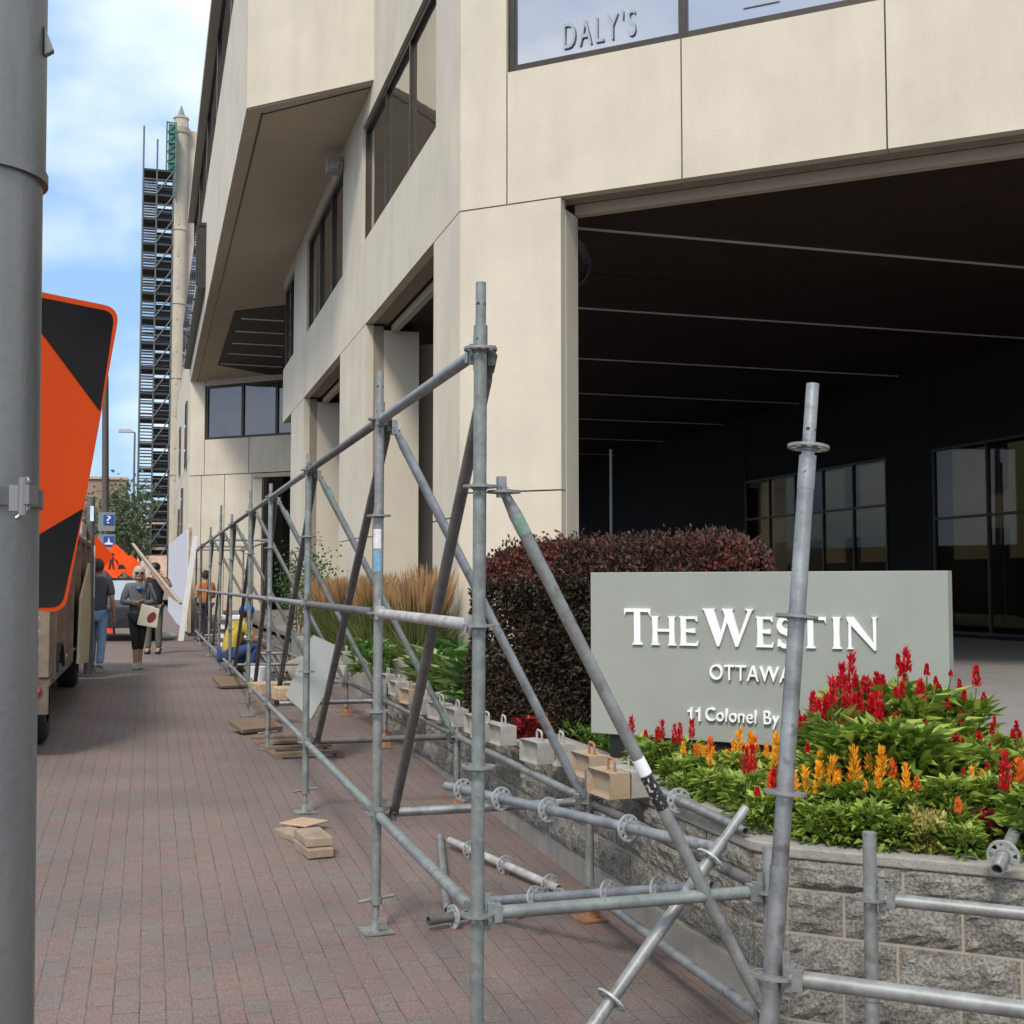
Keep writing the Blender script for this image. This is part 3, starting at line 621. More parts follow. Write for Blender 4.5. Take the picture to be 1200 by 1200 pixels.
def glyph(ch, W, H):
    s = .205*H; t = .085*H; e = .055*H     # stem, thin bar, serif
    def stem(cx, w=s): return [(cx-w*.5-e, 0), (cx+w*.5+e, 0), (cx+w*.5, e*1.2), (cx+w*.42, H*.5), (cx+w*.5, H-e*1.2), (cx+w*.5+e, H), (cx-w*.5-e, H), (cx-w*.5, H-e*1.2), (cx-w*.42, H*.5), (cx-w*.5, e*1.2)]
    o = []
    if ch == 'I': o = [stem(W/2)]
    if ch == 'T': o = [[(W/2-s*.5-e, 0), (W/2+s*.5+e, 0), (W/2+s*.45, e*1.5), (W/2+s*.45, H-.01), (W/2-s*.45, H-.01), (W/2-s*.45, e*1.5)], [(0, H-t-e*2.2), (e*.9, H-t-e*.2), (W-e*.9, H-t-e*.2), (W, H-t-e*2.2), (W, H), (0, H)]]
    if ch == 'H': o = [stem(s*.5+e), stem(W-s*.5-e), [(s, H*.47), (W-s, H*.47), (W-s, H*.47+t), (s, H*.47+t)]]
    if ch == 'E': o = [stem(s*.5+e), [(s*.8, 0), (W*.93, 0), (W, H*.17), (W*.95, H*.17), (W*.86, t), (s*.8, t)], [(s*.8, H*.47), (W*.82, H*.44), (W*.82, H*.60), (s*.8, H*.47+t)], [(s*.8, H-t), (W*.82, H-t), (W*.89, H-H*.17), (W*.93, H-H*.17), (W*.92, H), (s*.8, H)]]
    if ch == 'N': o = [[(0, 0), (s*1.0, 0), (s*.75, e), (s*.72, H*.9), (s*.35, H*.9), (s*.30, e)], [(0, H), (s*1.05, H), (W-s*.25, H*.10), (W-s*.25, -H*.03), (W-s*.45, -H*.03), (s*.2, H*.86)], [(W-s*.62, H-e), (W-s*.85, H), (W+s*.1, H), (W-s*.15, H-e), (W-s*.2, -H*.03), (W-s*.55, H*.1)]]
    if ch == 'W': o = [[(0, H), (W*.26, H), (W*.235, H-e), (W*.38, H*.28), (W*.32, 0), (W*.29, 0), (W*.045, H-e)], [(W*.29, 0), (W*.33, 0), (W*.53, H*.80), (W*.46, H*.86)], [(W*.38, H), (W*.62, H), (W*.585, H-e), (W*.72, H*.28), (W*.68, 0), (W*.645, 0), (W*.415, H-e)], [(W*.645, 0), (W*.69, 0), (W*.955, H-e), (W, H), (W*.82, H), (W*.885, H-e)]]
    if ch == 'S':
        pts = []
        for k in range(25):
            t_ = k/24; a = R(35)+t_*R(0)
            if t_ <= .5: a = R(40)+(t_/.5)*R(230); c = (W*.5+W*.33*math.cos(a), H*.735+H*.215*math.sin(a))
            else: a = R(90)-((t_-.5)/.5)*R(230); c = (W*.5+W*.36*math.cos(a), H*.27+H*.225*math.sin(a))
            pts.append(c)
        for k in range(24):
            w = (.05+.045*math.sin(math.pi*k/24))*H; (x0, y0), (x1, y1) = pts[k], pts[k+1]; L = math.hypot(x1-x0, y1-y0) or 1; nx, ny = -(y1-y0)/L*w, (x1-x0)/L*w
            ex, ey = (x1-x0)*.25, (y1-y0)*.25
            o.append([(x0-nx-ex, y0-ny-ey), (x1-nx+ex, y1-ny+ey), (x1+nx+ex, y1+ny+ey), (x0+nx-ex, y0+ny-ey)])
        o.append([(W*.78, H*.98), (W*.84, H*.98), (W*.84, H*.74), (W*.74, H*.80)]); o.append([(W*.10, H*.03), (W*.16, H*.03), (W*.26, H*.2), (W*.13, H*.28)])
    return o
LTW = mat('white enamel letter', (.86, .86, .84), .45, 0, var=.02); LTS = mat('letter return', (.55, .55, .53), .5)
for ch, x0, x1, big in (('T', 733, 763, 1), ('H', 764, 793.5, 0), ('E', 797, 820, 0), ('W', 824, 885, 1), ('E', 886.5, 908, 0), ('S', 911, 932, 0), ('T', 933, 969, .01), ('I', 975, 988, 0), ('N', 993, 1029, .01)):
    u0, _ = sp(x0, 755); u1, _ = sp(x1, 755); xm = .5*(x0+x1); yb = 755.3+(xm-748)*.021; yt = (713 if big == 1 else 722)+(xm-748)*.004
    zb = sp(xm, yb)[1]; H = sp(xm, yt)[1]-zb; mb = MB()
    for k, poly in enumerate(glyph(ch, u1-u0, H)):
        off = .001 if ch != 'S' else 0
        mb.prism([s0+SGD*(u0+a)+Vector((0, 0, zb+b))+SGN*.001 for a, b in poly], SGN*(.016+.0005*k))
    mb.build('letter', LTW, sg)
for txt, x0, x1, y0, y1 in (('OTTAWA', 833, 929, 778, 796), ('Colonel By', 828, 914, 828.5, 849)):
    u0, zt = sp(x0, y0); u1, _ = sp(x1, y0); zb = sp(x0, y1)[1]
    place_text(textmesh(txt, 1, .011, space=1.06), LTW, s0+SGD*u0+Vector((0, 0, zb))+SGN*.012, SGD, SGN, sg, width=u1-u0, height=zt-zb)

for x in (807, 816.5):
    u0, zt = sp(x, 828.5); u1, _ = sp(x+5.5, 828.5); zb = sp(x, 844.5)[1]; w = u1-u0; mb = MB()
    mb.prism([s0+SGD*(u0+a*w)+Vector((0, 0, zb+b*(zt-zb)))+SGN*.001 for a, b in ((.62, 0), (1, 0), (1, 1), (.70, 1), (.60, .85), (0, .78), (0, .66), (.62, .68))], SGN*.022); mb.build('lettering', LTW, sg)
# ------------------------------------------------------------------ scaffolding
def rosette_mesh():
    mb = MB(); seg = 32; t = .0045
    def ann(r0, r1, h, k=seg):
        vs = []
        for z in (-h, h):
            for r in (r0, r1): vs += [(r*math.cos(2*math.pi*i/k), r*math.sin(2*math.pi*i/k), z) for i in range(k)]
        f = []
        for i in range(k):
            j = (i+1) % k; f += [(i, j, k+j, k+i), (2*k+i, 3*k+i, 3*k+j, 2*k+j), (k+i, k+j, 3*k+j, 3*k+i), (i, 2*k+i, 2*k+j, j)]
        mb.add(vs, f)
    ann(.022, .035, t); ann(.051, .061, t)
    for i in range(8):
        a = R(45*i+22.5); mb.box((.043*math.cos(a), .043*math.sin(a), 0), (.020, .015, t*1.8), a)
    return mb.mesh('rosette', STEEL)
ROS = rosette_mesh()
ROSW = ROS.copy(); ROSW.materials.clear(); ROSW.materials.append(galv('pale rosette steel', (.42, .43, .41), .5, .25))
def axis_mat(p, z):
    q = Vector(z).normalized().to_track_quat('Z', 'Y'); return Matrix.Translation(Vector(p)) @ q.to_matrix().to_4x4()
def rosette(parent, p, z=(0, 0, 1), me=None):
    o = link('rosette', me or ROS, parent); o.matrix_basis = axis_mat(p, z); return o
RT = .0242
def standard(parent, p0, p1, m, lev, spig=.16, seg=18, hollow=0, name='standard'):
    """upright tube from p0 to p1 with rosettes at lev (distances from p0)"""
    p0 = Vector(p0); p1 = Vector(p1); z = (p1-p0).normalized(); mb = MB()
    body = p1-z*spig if spig else p1
    mb.tube(p0, body, RT, seg=seg, hollow=hollow)
    if spig:
        mb.tube(body-z*.03, p1, .0190, seg=seg); u = z.orthogonal().normalized()
        mb.tube(body-z*.045-u*.030, body-z*.045+u*.030, .006, seg=8); mb.tube(body-z*.10, body+z*.001, RT+.0012, seg=seg)
        w = z.cross(u); mb.cur = 1; mb.tube(body+z*.08-w*.0192, body+z*.08+w*.0192, .006, seg=8); mb.tube(body+z*.08-u*.0193, body+z*.08+u*.0193, .006, seg=8); mb.cur = 0
    for h in lev: mb.tube(p0+z*(h-.012), p0+z*(h+.012), RT+.0035, seg=seg)
    o = mb.build(name, [m, BLACK], parent)
    for h in lev: rosette(o, p0+z*h, z)
    return o
def jack(parent, x, y, m=STEEL, h=.16, wing=True, seg=12):
    g = gz(x, y); mb = MB()
    mb.tube((x, y, g+.012), (x, y, g+h+.12), .0175, seg=seg); mb.box((x, y, g+.007), (.15, .15, .010), .1)
    mb.tube((x, y, g+.01), (x, y, g+.06), .03, .024, seg=seg); mb.box((x+.026, y-.02, g+.045), (.05, .012, .06))
    mb.tube((x, y, g+h-.02), (x, y, g+h+.015), .032, seg=seg)
    if wing: mb.tube((x-.095, y-.02, g+h), (x+.095, y+.02, g+h+.012), .009, seg=8)
    return mb.build('base_jack', m, parent)
def ledger(parent, a, b, m, name='ledger', off=.055, seg=16, flat=False):
    a = Vector(a); b = Vector(b); d = (b-a).normalized(); mb = MB(); mb.tube(a+d*off, b-d*off, RT*.98, seg=seg)
    for p, s in ((a, 1), (b, -1)):
        q = p+d*s*.052; rot = d.to_track_quat('X', 'Z').to_matrix()
        mb.box(q, (.030, .036, .072), rot); mb.box(q+d*s*.022, (.03, .05, .058), rot); mb.box(p+d*s*.040+Vector((0, 0, .005)), (.022, .007, .13), rot)
    return mb.build(name, m, parent)
def brace(parent, a, b, m, name='brace', seg=16, r=RT):
    a = Vector(a); b = Vector(b); d = (b-a).normalized(); mb = MB(); mb.tube(a+d*.10, b-d*.10, r, seg=seg)
    rot = d.to_track_quat('X', 'Y').to_matrix()
    for p, s in ((a, 1), (b, -1)):
        k = rot @ Vector((0, 0, 1))
        mb.tube(p+d*s*.105, p+d*s*.03, r*.98, r*.70, seg=seg); mb.box(p+d*s*.03, (.075, .016, .046), rot); mb.tube(p+d*s*.02-rot @ Vector((0, .022, 0)), p+d*s*.02+rot @ Vector((0, .022, 0)), .011, seg=8)
        mb.box(p+Vector((0, 0, .0)), (.03, .034, .075))
    return mb.build(name, m, parent)
sc = thing('scaffolding', 'long row of galvanised steel scaffold frames with raking braces beside the planter', 'scaffolding', (1.13, 4.24, -1.8))
XO_, XI = 1.13, 2.28
YS = [4.24, 6.22, 9.15, 12.12, 14.6, 18.0, 20.8, 24.3, 28.6, 31.5]
TOP, MID_, LOW = .85, -.15, -1.165
mats_o = [STEEL_G, STEEL, STEEL_G, STEEL, STEEL_G, STEEL, STEEL_G, STEEL, STEEL_D, STEEL]
tops = [1.095, 1.10, .97, .98, 1.10, 1.0, 1.3, 1.1, .9, .8]
for i, y in enumerate(YS):
    x = XO_; g = gz(x, y); sgn = 20 if i < 3 else 10
    zb = g+.17; lv = [l-zb for l in (TOP, .35, MID_, -.65, LOW) if l-zb > .05]
    st = standard(sc, (x+.014*(i == 0)*0, y, zb), (x+(.012 if i == 0 else .004), y, tops[i]), mats_o[i], lv, seg=sgn)
    jack(sc, x, y, STEEL if i else STEEL, seg=10)
    full = i >= 7
    zt = .95 if full else LOW+.17
    standard(sc, (XI, y, g+.15), (XI, y, zt), STEEL, [LOW-(g+.15)]+([TOP-(g+.15), MID_-(g+.15)] if full else []), spig=.0, seg=12)
    jack(sc, XI, y, RUST, h=.12, wing=False)
    ledger(sc, (x, y, LOW), (XI, y, LOW), [STEEL_G, STEEL_B, STEEL_D, STEEL_B, STEEL][i % 5], seg=12)
    if full: ledger(sc, (x, y, TOP), (XI, y, TOP), STEEL, seg=8)
for i in range(len(YS)-1):
    y0, y1 = YS[i], YS[i+1]; sgn = 16 if i < 3 else 8
    ledger(sc, (XO_, y0, TOP-.01), (XO_, y1, TOP-.01), [STEEL, STEEL_D, STEEL][i % 3], seg=sgn)
    ledger(sc, (XO_, y0, MID_), (XO_, y1, MID_), [STEEL_W, STEEL_D, STEEL][min(i, 2)], seg=sgn)
    ledger(sc, (XO_, y0, LOW), (XO_, y1, LOW), [STEEL_G, STEEL_G, STEEL][i % 3], seg=sgn)
    ledger(sc, (XI, y0, LOW), (XI, y1, LOW), [STEEL_D, STEEL, STEEL_B][i % 3], seg=sgn)
    if i < 8: brace(sc, (XO_+.055, y0+.02, TOP-.02), (XO_+.075, y1-.07, LOW+.01), STEEL_D, seg=sgn)
    if i >= 7: ledger(sc, (XI, y0, TOP), (XI, y1, TOP), STEEL, seg=8)
rk = [STEEL, BLUEST, STEEL_G, STEEL_G, STEEL, STEEL_G, STEEL, STEEL]
for i in range(8):
    y = YS[i]
    if i == 0: br_ = brace(sc, (XO_+.09, y, .35), (XI-.02, y, -1.62), STEEL, name='raker')
    else: br_ = brace(sc, (XO_+.08, y, TOP-.04), (XI-.04, y, LOW+.03), rk[i], name='raker', seg=14 if i < 4 else 8)
    a = Vector((XO_+.09, y, .35 if i == 0 else TOP-.04)); b = Vector((XI-.02, y, -1.62 if i == 0 else LOW)); d = (b-a).normalized()
    if i in (0, 2, 3, 5): MB().tube(a+d*.11, a+d*.19, RT+.001, seg=16).build('paint_mark', mat('green marking paint', (.07, .20, .13), .7, col2=(.24, .30, .26), scale=35), br_)
    if i == 2: MB().tube(b-d*.2, b-d*.1, RT+.001, seg=16).build('paint_mark', MATS['green marking paint'], br_)
    if i == 0:
        L = (b-a).length; f = lambda s, t, m, n: MB().tube(a+d*L*s, a+d*L*t, RT+.0008, seg=18).build(n, m, br_)
        stk = mat('black printed sticker', (.015, .015, .016), .5, 0, scale=60, col2=(.5, .5, .5)); stk.node_tree.nodes['Color Ramp'].color_ramp.elements[0].position = .55; stk.node_tree.nodes['Color Ramp'].color_ramp.elements[1].position = .62
        f(.505, .535, WHITE, 'white_tape'); f(.537, .60, stk, 'sticker')
        rosette(br_, a+d*.02, (0, 0, 1))
# inner low ledger near the ground in the first bay
ledger(sc, (XI, YS[0], -1.66), (XI, YS[1], -1.64), STEEL, seg=14)
# paper label on the second upright
MB().tube((XO_, YS[1], .18), (XO_, YS[1], .28), RT+.0012, seg=18).build('paper_label', mat('torn white paper', (.62, .62, .60), .8, 0, var=.2, scale=30), sc)
MB().tube((XO_, YS[1], .06), (XO_, YS[1], .17), RT+.0012, seg=18).build('paper_label', mat('faded blue label', (.16, .30, .42), .7, 0, scale=30, var=.3), sc)
# the separate near bay, turned with the planter
sb = thing('scaffold_bay', 'separate near scaffold bay with tall leaning bright tube before the planter corner', 'scaffolding', (1.754, 3.18, -1.85))
q0 = Pd(905, 1143, 3.50); qt = Pd(952.5, 450, 3.62); dd = (qt-q0).normalized(); gq = gz(q0.x, q0.y)
bot = q0-dd*((q0.z-gq-.10)/dd.z)
h0 = (q0-bot).length; L = (qt-bot).length
standard(sb, bot, qt, STEEL_B, [h0-.0, h0+.505, h0+1.01, h0+1.515], spig=.22, seg=28)
MB().tube(bot+dd*.0, bot+dd*(h0+.30), RT+.003, seg=28).build('lower_sleeve', STEEL_B, sb)
jack(sb, bot.x, bot.y, STEEL, h=.08)
pb_ = Pd(1020, 1052, 4.47); gB = gz(pb_.x, pb_.y)
standard(sb, (pb_.x, pb_.y, gB+.15), (pb_.x, pb_.y, Pd(1020, 975, 4.47).z), STEEL, [pb_.z-gB-.15], spig=.0, seg=24)
MB().tube((pb_.x, pb_.y, pb_.z-.33), (pb_.x, pb_.y, pb_.z-.36), RT+.004, seg=20).build('collar', STEEL, sb)
jack(sb, pb_.x, pb_.y)
l0 = q0; l1 = q0+DIR*2.07; ledger(sb, l0, l1, STEEL, seg=22); ledger(sb, pb_, pb_+DIR*2.07, STEEL, seg=20)
for p, zt in ((l1, .2), (pb_+DIR*2.07, -.9)):
    standard(sb, (p.x, p.y, gz(p.x, p.y)+.15), (p.x, p.y, zt), STEEL, [p.z-gz(p.x, p.y)-.15], spig=.0); jack(sb, p.x, p.y)
ledger(sb, Vector((l1.x, l1.y, l1.z)), Vector((pb_.x+DIR.x*2.07, pb_.y+DIR.y*2.07, pb_.z)), STEEL, seg=10)

# ------------------------------------------------------------------ loose tubes
def loose(label, p0, p1, m, ts, spig=.0, group='loose scaffold tubes', name='scaffold_tube', me=None, low=0):
    p0 = Vector(p0); p1 = Vector(p1); t = thing(name, label, 'scaffold tube', p0, group); L = (p1-p0).length; z = (p1-p0).normalized()
    mb = MB(); mb.tube(p0, p1-z*spig, RT, seg=20, hollow=.08)
    if spig: mb.tube(p1-z*(spig+.02), p1, .019, seg=16, hollow=.05)
    for s in ts: mb.tube(p0+z*(L*s-.012), p0+z*(L*s+.012), RT+.0035, seg=20)
    mb.build('tube', m, t)
    for s in ts: rosette(t, p0+z*L*s, z, ROSW)
    return t
def gp(x, y, h=RT): p = PG(x, y); return Vector((p.x, p.y, gz(p.x, p.y)+h))
loose('bluish tube with rosettes lying across the low crossbar near the planter wall', PZ(523, 921, LOW+.05), PZ(848, 996, LOW+.075), BLUEST, (.08, .25, .44, .72))
loose('beige dusty tube with rosettes lying on the pavers behind the nearest upright', gp(527, 994, .05), gp(655, 1052, .05), STEEL_W, (.22, .55, .93))
loose('short dark tube lying crosswise on the pavers left of the nearest upright', gp(516, 985), gp(524, 1072), STEEL, (), spig=.1)
loose('dark grey tube with rosettes lying flat under the low crossbar', gp(502, 1092, .055), gp(672, 1064, .06), STEEL_D, (.16, .42, .58, .9), me=ROSW)
a = Vector(gp(560, 1082, .11)); b = PX(835, 1038, 2.40)
loose('blue-grey tube with open end propped against the planter base', a, b, BLUEST, (.28, .60, .80), me=ROSW)
a = Pd(640, 1262, 4.40); a.z = gz(a.x, a.y)+.03
loose('long tube with spigot end leaning diagonally against the inner ledger', a, Pd(874, 947, 4.92), STEEL, (.30, .80), spig=.17)
loose('bright new tube resting on the planter coping beside the yellow flowers', PZ(776, 929, WT+.06), PZ(874, 974, WT+.03), STEEL_B, (.22,), spig=.10)
a = Pd(1168, 1018, 4.62); a.z = WT+.035; b = a-NRM*.85+DIR*.1+Vector((0, 0, .16))
loose('tube with rosette poking over the planter coping at the right edge', a, b, STEEL, (.16,))

# ------------------------------------------------------------------ concrete test weights on the coping
WCON = mat('pale cast weight concrete', (.29, .275, .24), .9, 0, var=.2, scale=14, bump=.3, bscale=80)
WRUS = mat('rust stained concrete', (.33, .19, .08), .9, 0, col2=(.32, .28, .22), scale=9, bump=.3, bscale=80)
def weight_mesh(m, sc_=1):
    mb = MB(); L, W, H = .27, .125, .135
    mb.box((0, L/2, H*.5), (W, L, H)); me = mb.mesh('block', m)
    bm = bmesh.new(); bm.from_mesh(me)
    # side recess: inset and push the two long faces
    for f in list(bm.faces):
        if abs(f.normal.x) > .9:
            r = bmesh.ops.inset_region(bm, faces=[f], thickness=.034); bmesh.ops.translate(bm, verts=f.verts, vec=-f.normal*.03)
    bmesh.ops.bevel(bm, geom=[e for e in bm.edges], offset=.005, segments=2, affect='EDGES')
    bm.to_mesh(me); bm.free()
    h = MB(); pts = [Vector((0, .06, H-.02)), Vector((0, .06, H+.045)), Vector((0, .072, H+.06)), Vector((0, .12, H+.065)), Vector((0, .132, H+.05)), Vector((0, .132, H-.02))]
    h.path(pts, .0075, seg=8)
    for p in pts[1:-1]: h.sphere(p, .0076, 8, 6)
    return me, h.mesh('handle', RUST if m is WRUS else STEEL_W)
protos = {}
for key, m in (('c', WCON), ('r', WRUS)):
    protos[key] = weight_mesh(m)
wl = [(752, 936, 'c', 4, 'pale weight block behind the leaning raker, nearest of the row'), (727, 938, 'r', 2, 'rust stained weight block second from the bright loose tube'), (702, 915, 'r', 0, 'rusty topped weight block beside the left edge of the hotel sign'),
      (664, 899, 'c', -4, 'dirty white weight block with tall handle left of the rusty pair'), (640, 897, 'c', 3, 'pale weight block in front of the tall-handled block'), (596, 875, 'c', 0, 'clean white weight block by the red-leaved plant'),
      (577, 870, 'c', 3, 'pale weight block between the white block and nearest upright'), (564, 862, 'c', -3, 'weight block just right of the nearest upright'), (541, 853, 'c', 0, 'weight block just left of the nearest upright'), (523, 845, 'c', 5, 'grey weight block fourth from the left under the hostas'),
      (502, 838, 'c', -2, 'grey weight block below the variegated hosta'), (486, 826, 'r', 4, 'brownish weight block left of the hosta'), (470, 816, 'c', 0, 'grey weight block right of the second upright'), (458, 806, 'c', 3, 'farthest weight block of the coping row'),
      (408, 779, 'c', 0, 'lone weight block standing on the cross ledge')]
for k, (x, y, key, rz, lab) in enumerate(wl):
    zz = WT if k < 14 else -.90; p = PZ(x, y, zz); t = thing('test_weight', lab, 'weight', (p.x, p.y, zz+.001), 'concrete test weights on the planter wall')
    t.rotation_euler = (0, 0, R(rz+4)); b_ = plink('block', protos[key][0], t); plink('handle', protos[key][1], t)

# ------------------------------------------------------------------ plants
LEAFG = leafmat('fresh green leaf', [(.03, .07, .012), (.11, .20, .022), (.22, .31, .045), (.40, .47, .09)], .5, .3)
LEAFB = leafmat('barberry leaf', [(.026, .022, .013), (.050, .034, .020), (.085, .034, .026), (.26, .05, .035)], .6, .2)
LEAFH = leafmat('hosta leaf', [(.03, .08, .02), (.07, .16, .035), (.14, .26, .05), (.40, .44, .20)], .45, .25)
GRASSM = leafmat('dry ornamental grass', [(.05, .10, .02), (.13, .14, .04), (.33, .19, .085), (.45, .29, .15)], .8, .3)
REDF = leafmat('crimson plume', [(.30, .004, .012), (.55, .006, .02), (.75, .02, .02)], .6, .2)
YELF = leafmat('golden plume', [(.72, .26, .01), (.95, .45, .02), (1.0, .62, .06)], .6, .3)
PALF = leafmat('pale green-yellow crest', [(.20, .18, .04), (.42, .36, .10), (.58, .50, .18)], .7, .2)
MARF = leafmat('maroon crest', [(.12, .008, .012), (.25, .02, .02), (.42, .05, .04)], .7, .2)
ORF = leafmat('orange plume', [(.75, .12, .02), (.9, .25, .04)], .6, .2)
STEM = mat('green stem', (.09, .13, .03), .7)
def plume(p, h, r, m, n=110):
    t = rng.random(n); a = rng.random(n)*2*math.pi; rr = r*(1-t)**.8*(.75+.3*rng.random(n))
    P = np.array(p)+np.stack([rr*np.cos(a), rr*np.sin(a), t*h*.9], 1); D = np.stack([np.cos(a)*.5, np.sin(a)*.5, np.ones(n)*1.1], 1)+rng.normal(size=(n, 3))*.25
    return fast_mesh('plume', *leaves(P, h*.22+rng.random(n)*h*.12, r*.75, D)[:2], m, rng.random(2*n))
def celosia(*a): return [celosia1(*a), celosia1(*a), celosia1(*a)]
def celosia1(name, H, Rr, nleaf, flowers, L=.10):
    n = nleaf; t = rng.random(n)**.7; a = rng.random(n)*2*math.pi; rr = Rr*(.15+.85*rng.random(n)**.6)*(1-.45*t)
    P = np.stack([rr*np.cos(a)*.8, rr*np.sin(a)*.8, H*(.05+.88*t)], 1)
    D = np.stack([np.cos(a), np.sin(a), .15+.7*t+.3*rng.normal(size=n)], 1)+rng.normal(size=(n, 3))*.3
    V, Fq, _ = leaves(P, L*(.6+.6*rng.random(n)), L*(.3+.16*rng.random(n)), D, fold=.2, droop=.22)
    ti = np.clip(.05+.7*rng.random(n)+.25*t, 0, 1); fol = fast_mesh('foliage', V, Fq, LEAFG, np.concatenate([ti, ti]))
    mb = MB(); fl = []
    for k, (m, fh, fr) in enumerate(flowers):
        a = 2.4*k+rng.random()*.8; q = Rr*.62*math.sqrt((k+.3)/max(1, len(flowers))); z = H*(.86+.24*rng.random()); p = (q*math.cos(a), q*math.sin(a), z); m = m if rng.random() > .12 or m is REDF else ORF
        mb.tube((0, 0, 0), p, .006, .004, seg=6); fl.append(plume(p, fh*(.45+.85*rng.random()), fr*(.7+.5*rng.random()), m))
    if not flowers: mb.tube((0, 0, 0), (0, 0, H*.8), .006, .004, seg=6)
    return fol, mb.mesh('stem', STEM), fl
CEL = {
 'red tall': celosia('r', .58, .24, 300, [(REDF, .13, .015)]*6+[(REDF, .07, .013)]*4, .11),
 'red lush': celosia('r', .60, .26, 380, [(REDF, .11, .014)]*3+[(REDF, .06, .012)]*3, .12),
 'green': celosia('g', .50, .24, 300, [(REDF, .05, .011)]*1, .12),
 'yellow': celosia('y', .25, .15, 230, [(YELF, .12, .011)]*3+[(YELF, .05, .009)]*2, .085),
 'green low': celosia('g', .24, .16, 240, [], .085),
 'yellow sparse': celosia('y', .24, .17, 210, [(YELF, .09, .012)]*2, .08),
 'red short': celosia('r', .27, .15, 170, [(REDF, .12, .014)]*2, .08),
}
words = {'red tall': 'tall celosia thick with crimson plumes', 'red lush': 'tall leafy celosia with few crimson plumes', 'green': 'leafy celosia barely in bloom', 'yellow': 'low celosia with many golden plumes', 'green low': 'low leafy celosia without plumes', 'yellow sparse': 'low celosia with two golden plumes', 'red short': 'low celosia with two dark red plumes'}
def bed(u, w): return CN+DIR*u-NRM*w
def put_cel(kind, u, w, s=1, where='in the flower bed'):
    p = bed(u, w); fol, stm, fl = random.choice(CEL[kind])
    t = thing('celosia_plant', words[kind]+' '+where, 'flower', (p.x, p.y, -1.14), 'celosia plants, '+kind)
    t.rotation_euler = (0, 0, random.random()*6.28); t.scale = (s, s, s*(.92+.16*random.random()))
    plink('foliage', fol, t); plink('stem', stm, t)
    for f in fl: plink('plume', f, t)
W_ = 'behind the planter coping right of the leaning tube'
def by_col(x, d):
    p = Pd(x, 684, d); v = Vector((p.x, p.y, 0))-CN; return v.dot(DIR), -v.dot(NRM)
random.seed(3)
for x, d, k, s in ((950, 6.1, 'red tall', .82), (975, 5.9, 'red tall', .9), (1000, 6.1, 'red tall', .98), (1022, 5.85, 'red tall', .92), (1040, 6.1, 'red lush', 1.02), (1062, 5.9, 'red lush', .98), (1082, 6.1, 'red lush', 1.0), (1105, 5.95, 'red lush', .92), (1125, 6.1, 'red lush', .88), (960, 5.65, 'green', .78), (995, 5.6, 'green', .95), (1030, 5.55, 'green', .98), (1065, 5.5, 'green', 1.0), (1098, 5.5, 'green', .92), (1130, 5.6, 'green', .82),
    (1150, 5.7, 'red lush', .70), (1170, 5.55, 'green', .75), (1190, 5.7, 'red lush', .72), (1215, 5.5, 'green', .8), (1245, 5.5, 'red lush', .8), (1280, 5.3, 'green', .8), (945, 5.75, 'green', .62), (1150, 5.3, 'green', .62), (1110, 5.25, 'green', .62), (1180, 5.25, 'green', .6)):
    u, w = by_col(x, d); put_cel(k, u, w, s, W_)
for x, d, k, s in ((938, 5.45, 'yellow', .85), (962, 5.5, 'yellow', 1.05), (985, 5.45, 'yellow', 1.0), (1012, 5.4, 'yellow', 1.1), (1035, 5.35, 'yellow sparse', 1.05), (1058, 5.3, 'yellow sparse', 1.0), (1120, 5.15, 'yellow sparse', .8), (1150, 5.35, 'yellow sparse', 1.0), (1196, 5.0, 'red short', 1.1), (1215, 5.1, 'yellow', 1.3), (955, 5.3, 'green low', .8), (985, 5.25, 'green low', .75), (1015, 5.2, 'green low', .8), (1045, 5.15, 'green low', .7), (1125, 5.0, 'green low', .6), (1250, 4.9, 'yellow', 1.1), (905, 5.65, 'yellow sparse', .85), (890, 5.5, 'red short', .75), (872, 5.75, 'red short', .9), (928, 5.55, 'green low', .8)):
    u, w = by_col(x, d); put_cel(k, u, w, s, 'along the front coping')
for x, d, k, s in ((790, 6.7, 'green low', .75), (805, 6.9, 'yellow sparse', .8), (825, 6.7, 'yellow', .82), (845, 6.5, 'yellow sparse', .9), (852, 6.9, 'green low', .8), (868, 6.5, 'yellow', .9), (885, 6.7, 'yellow', .85), (895, 6.2, 'yellow sparse', .95), (830, 6.3, 'green low', .75), (905, 6.4, 'yellow', .95), (855, 6.15, 'green low', .75), (800, 6.45, 'green low', .6), (765, 7.2, 'red short', .85), (750, 7.4, 'red short', .8), (780, 7.2, 'red short', .8), (808, 7.1, 'red short', .85), (925, 6.2, 'yellow sparse', 1.0), (915, 6.0, 'green low', .9), (878, 6.0, 'green low', .75)):
    u, w = by_col(x, d); put_cel(k, u, w, s, 'in front of the hotel sign')
def crest(name, lab, p, H, Rr, m, n=900):
    t = thing('cockscomb_plant', lab, 'flower', p); a = rng.random(n)*2*math.pi; q = rng.random(n); rr = Rr*np.sqrt(1-q*.8)
    P = np.stack([rr*np.cos(a), rr*np.sin(a), H*(.15+.85*q)], 1)*(.7+.3*rng.random((n, 1))); D = P+rng.normal(size=(n, 3))*.08
    plink('crest', fast_mesh('crest', *leaves(P, .035, .016, D)[:2], m, rng.random(2*n)), t)
    n = 60; a = rng.random(n)*6.28; P = np.stack([Rr*.4*np.cos(a), Rr*.4*np.sin(a), .03+.1*rng.random(n)], 1); D = np.stack([np.cos(a), np.sin(a), .3*np.ones(n)], 1)
    plink('foliage', fast_mesh('foliage', *leaves(P, .11, .045, D, droop=.2)[:2], LEAFG, rng.random(2*n)), t)
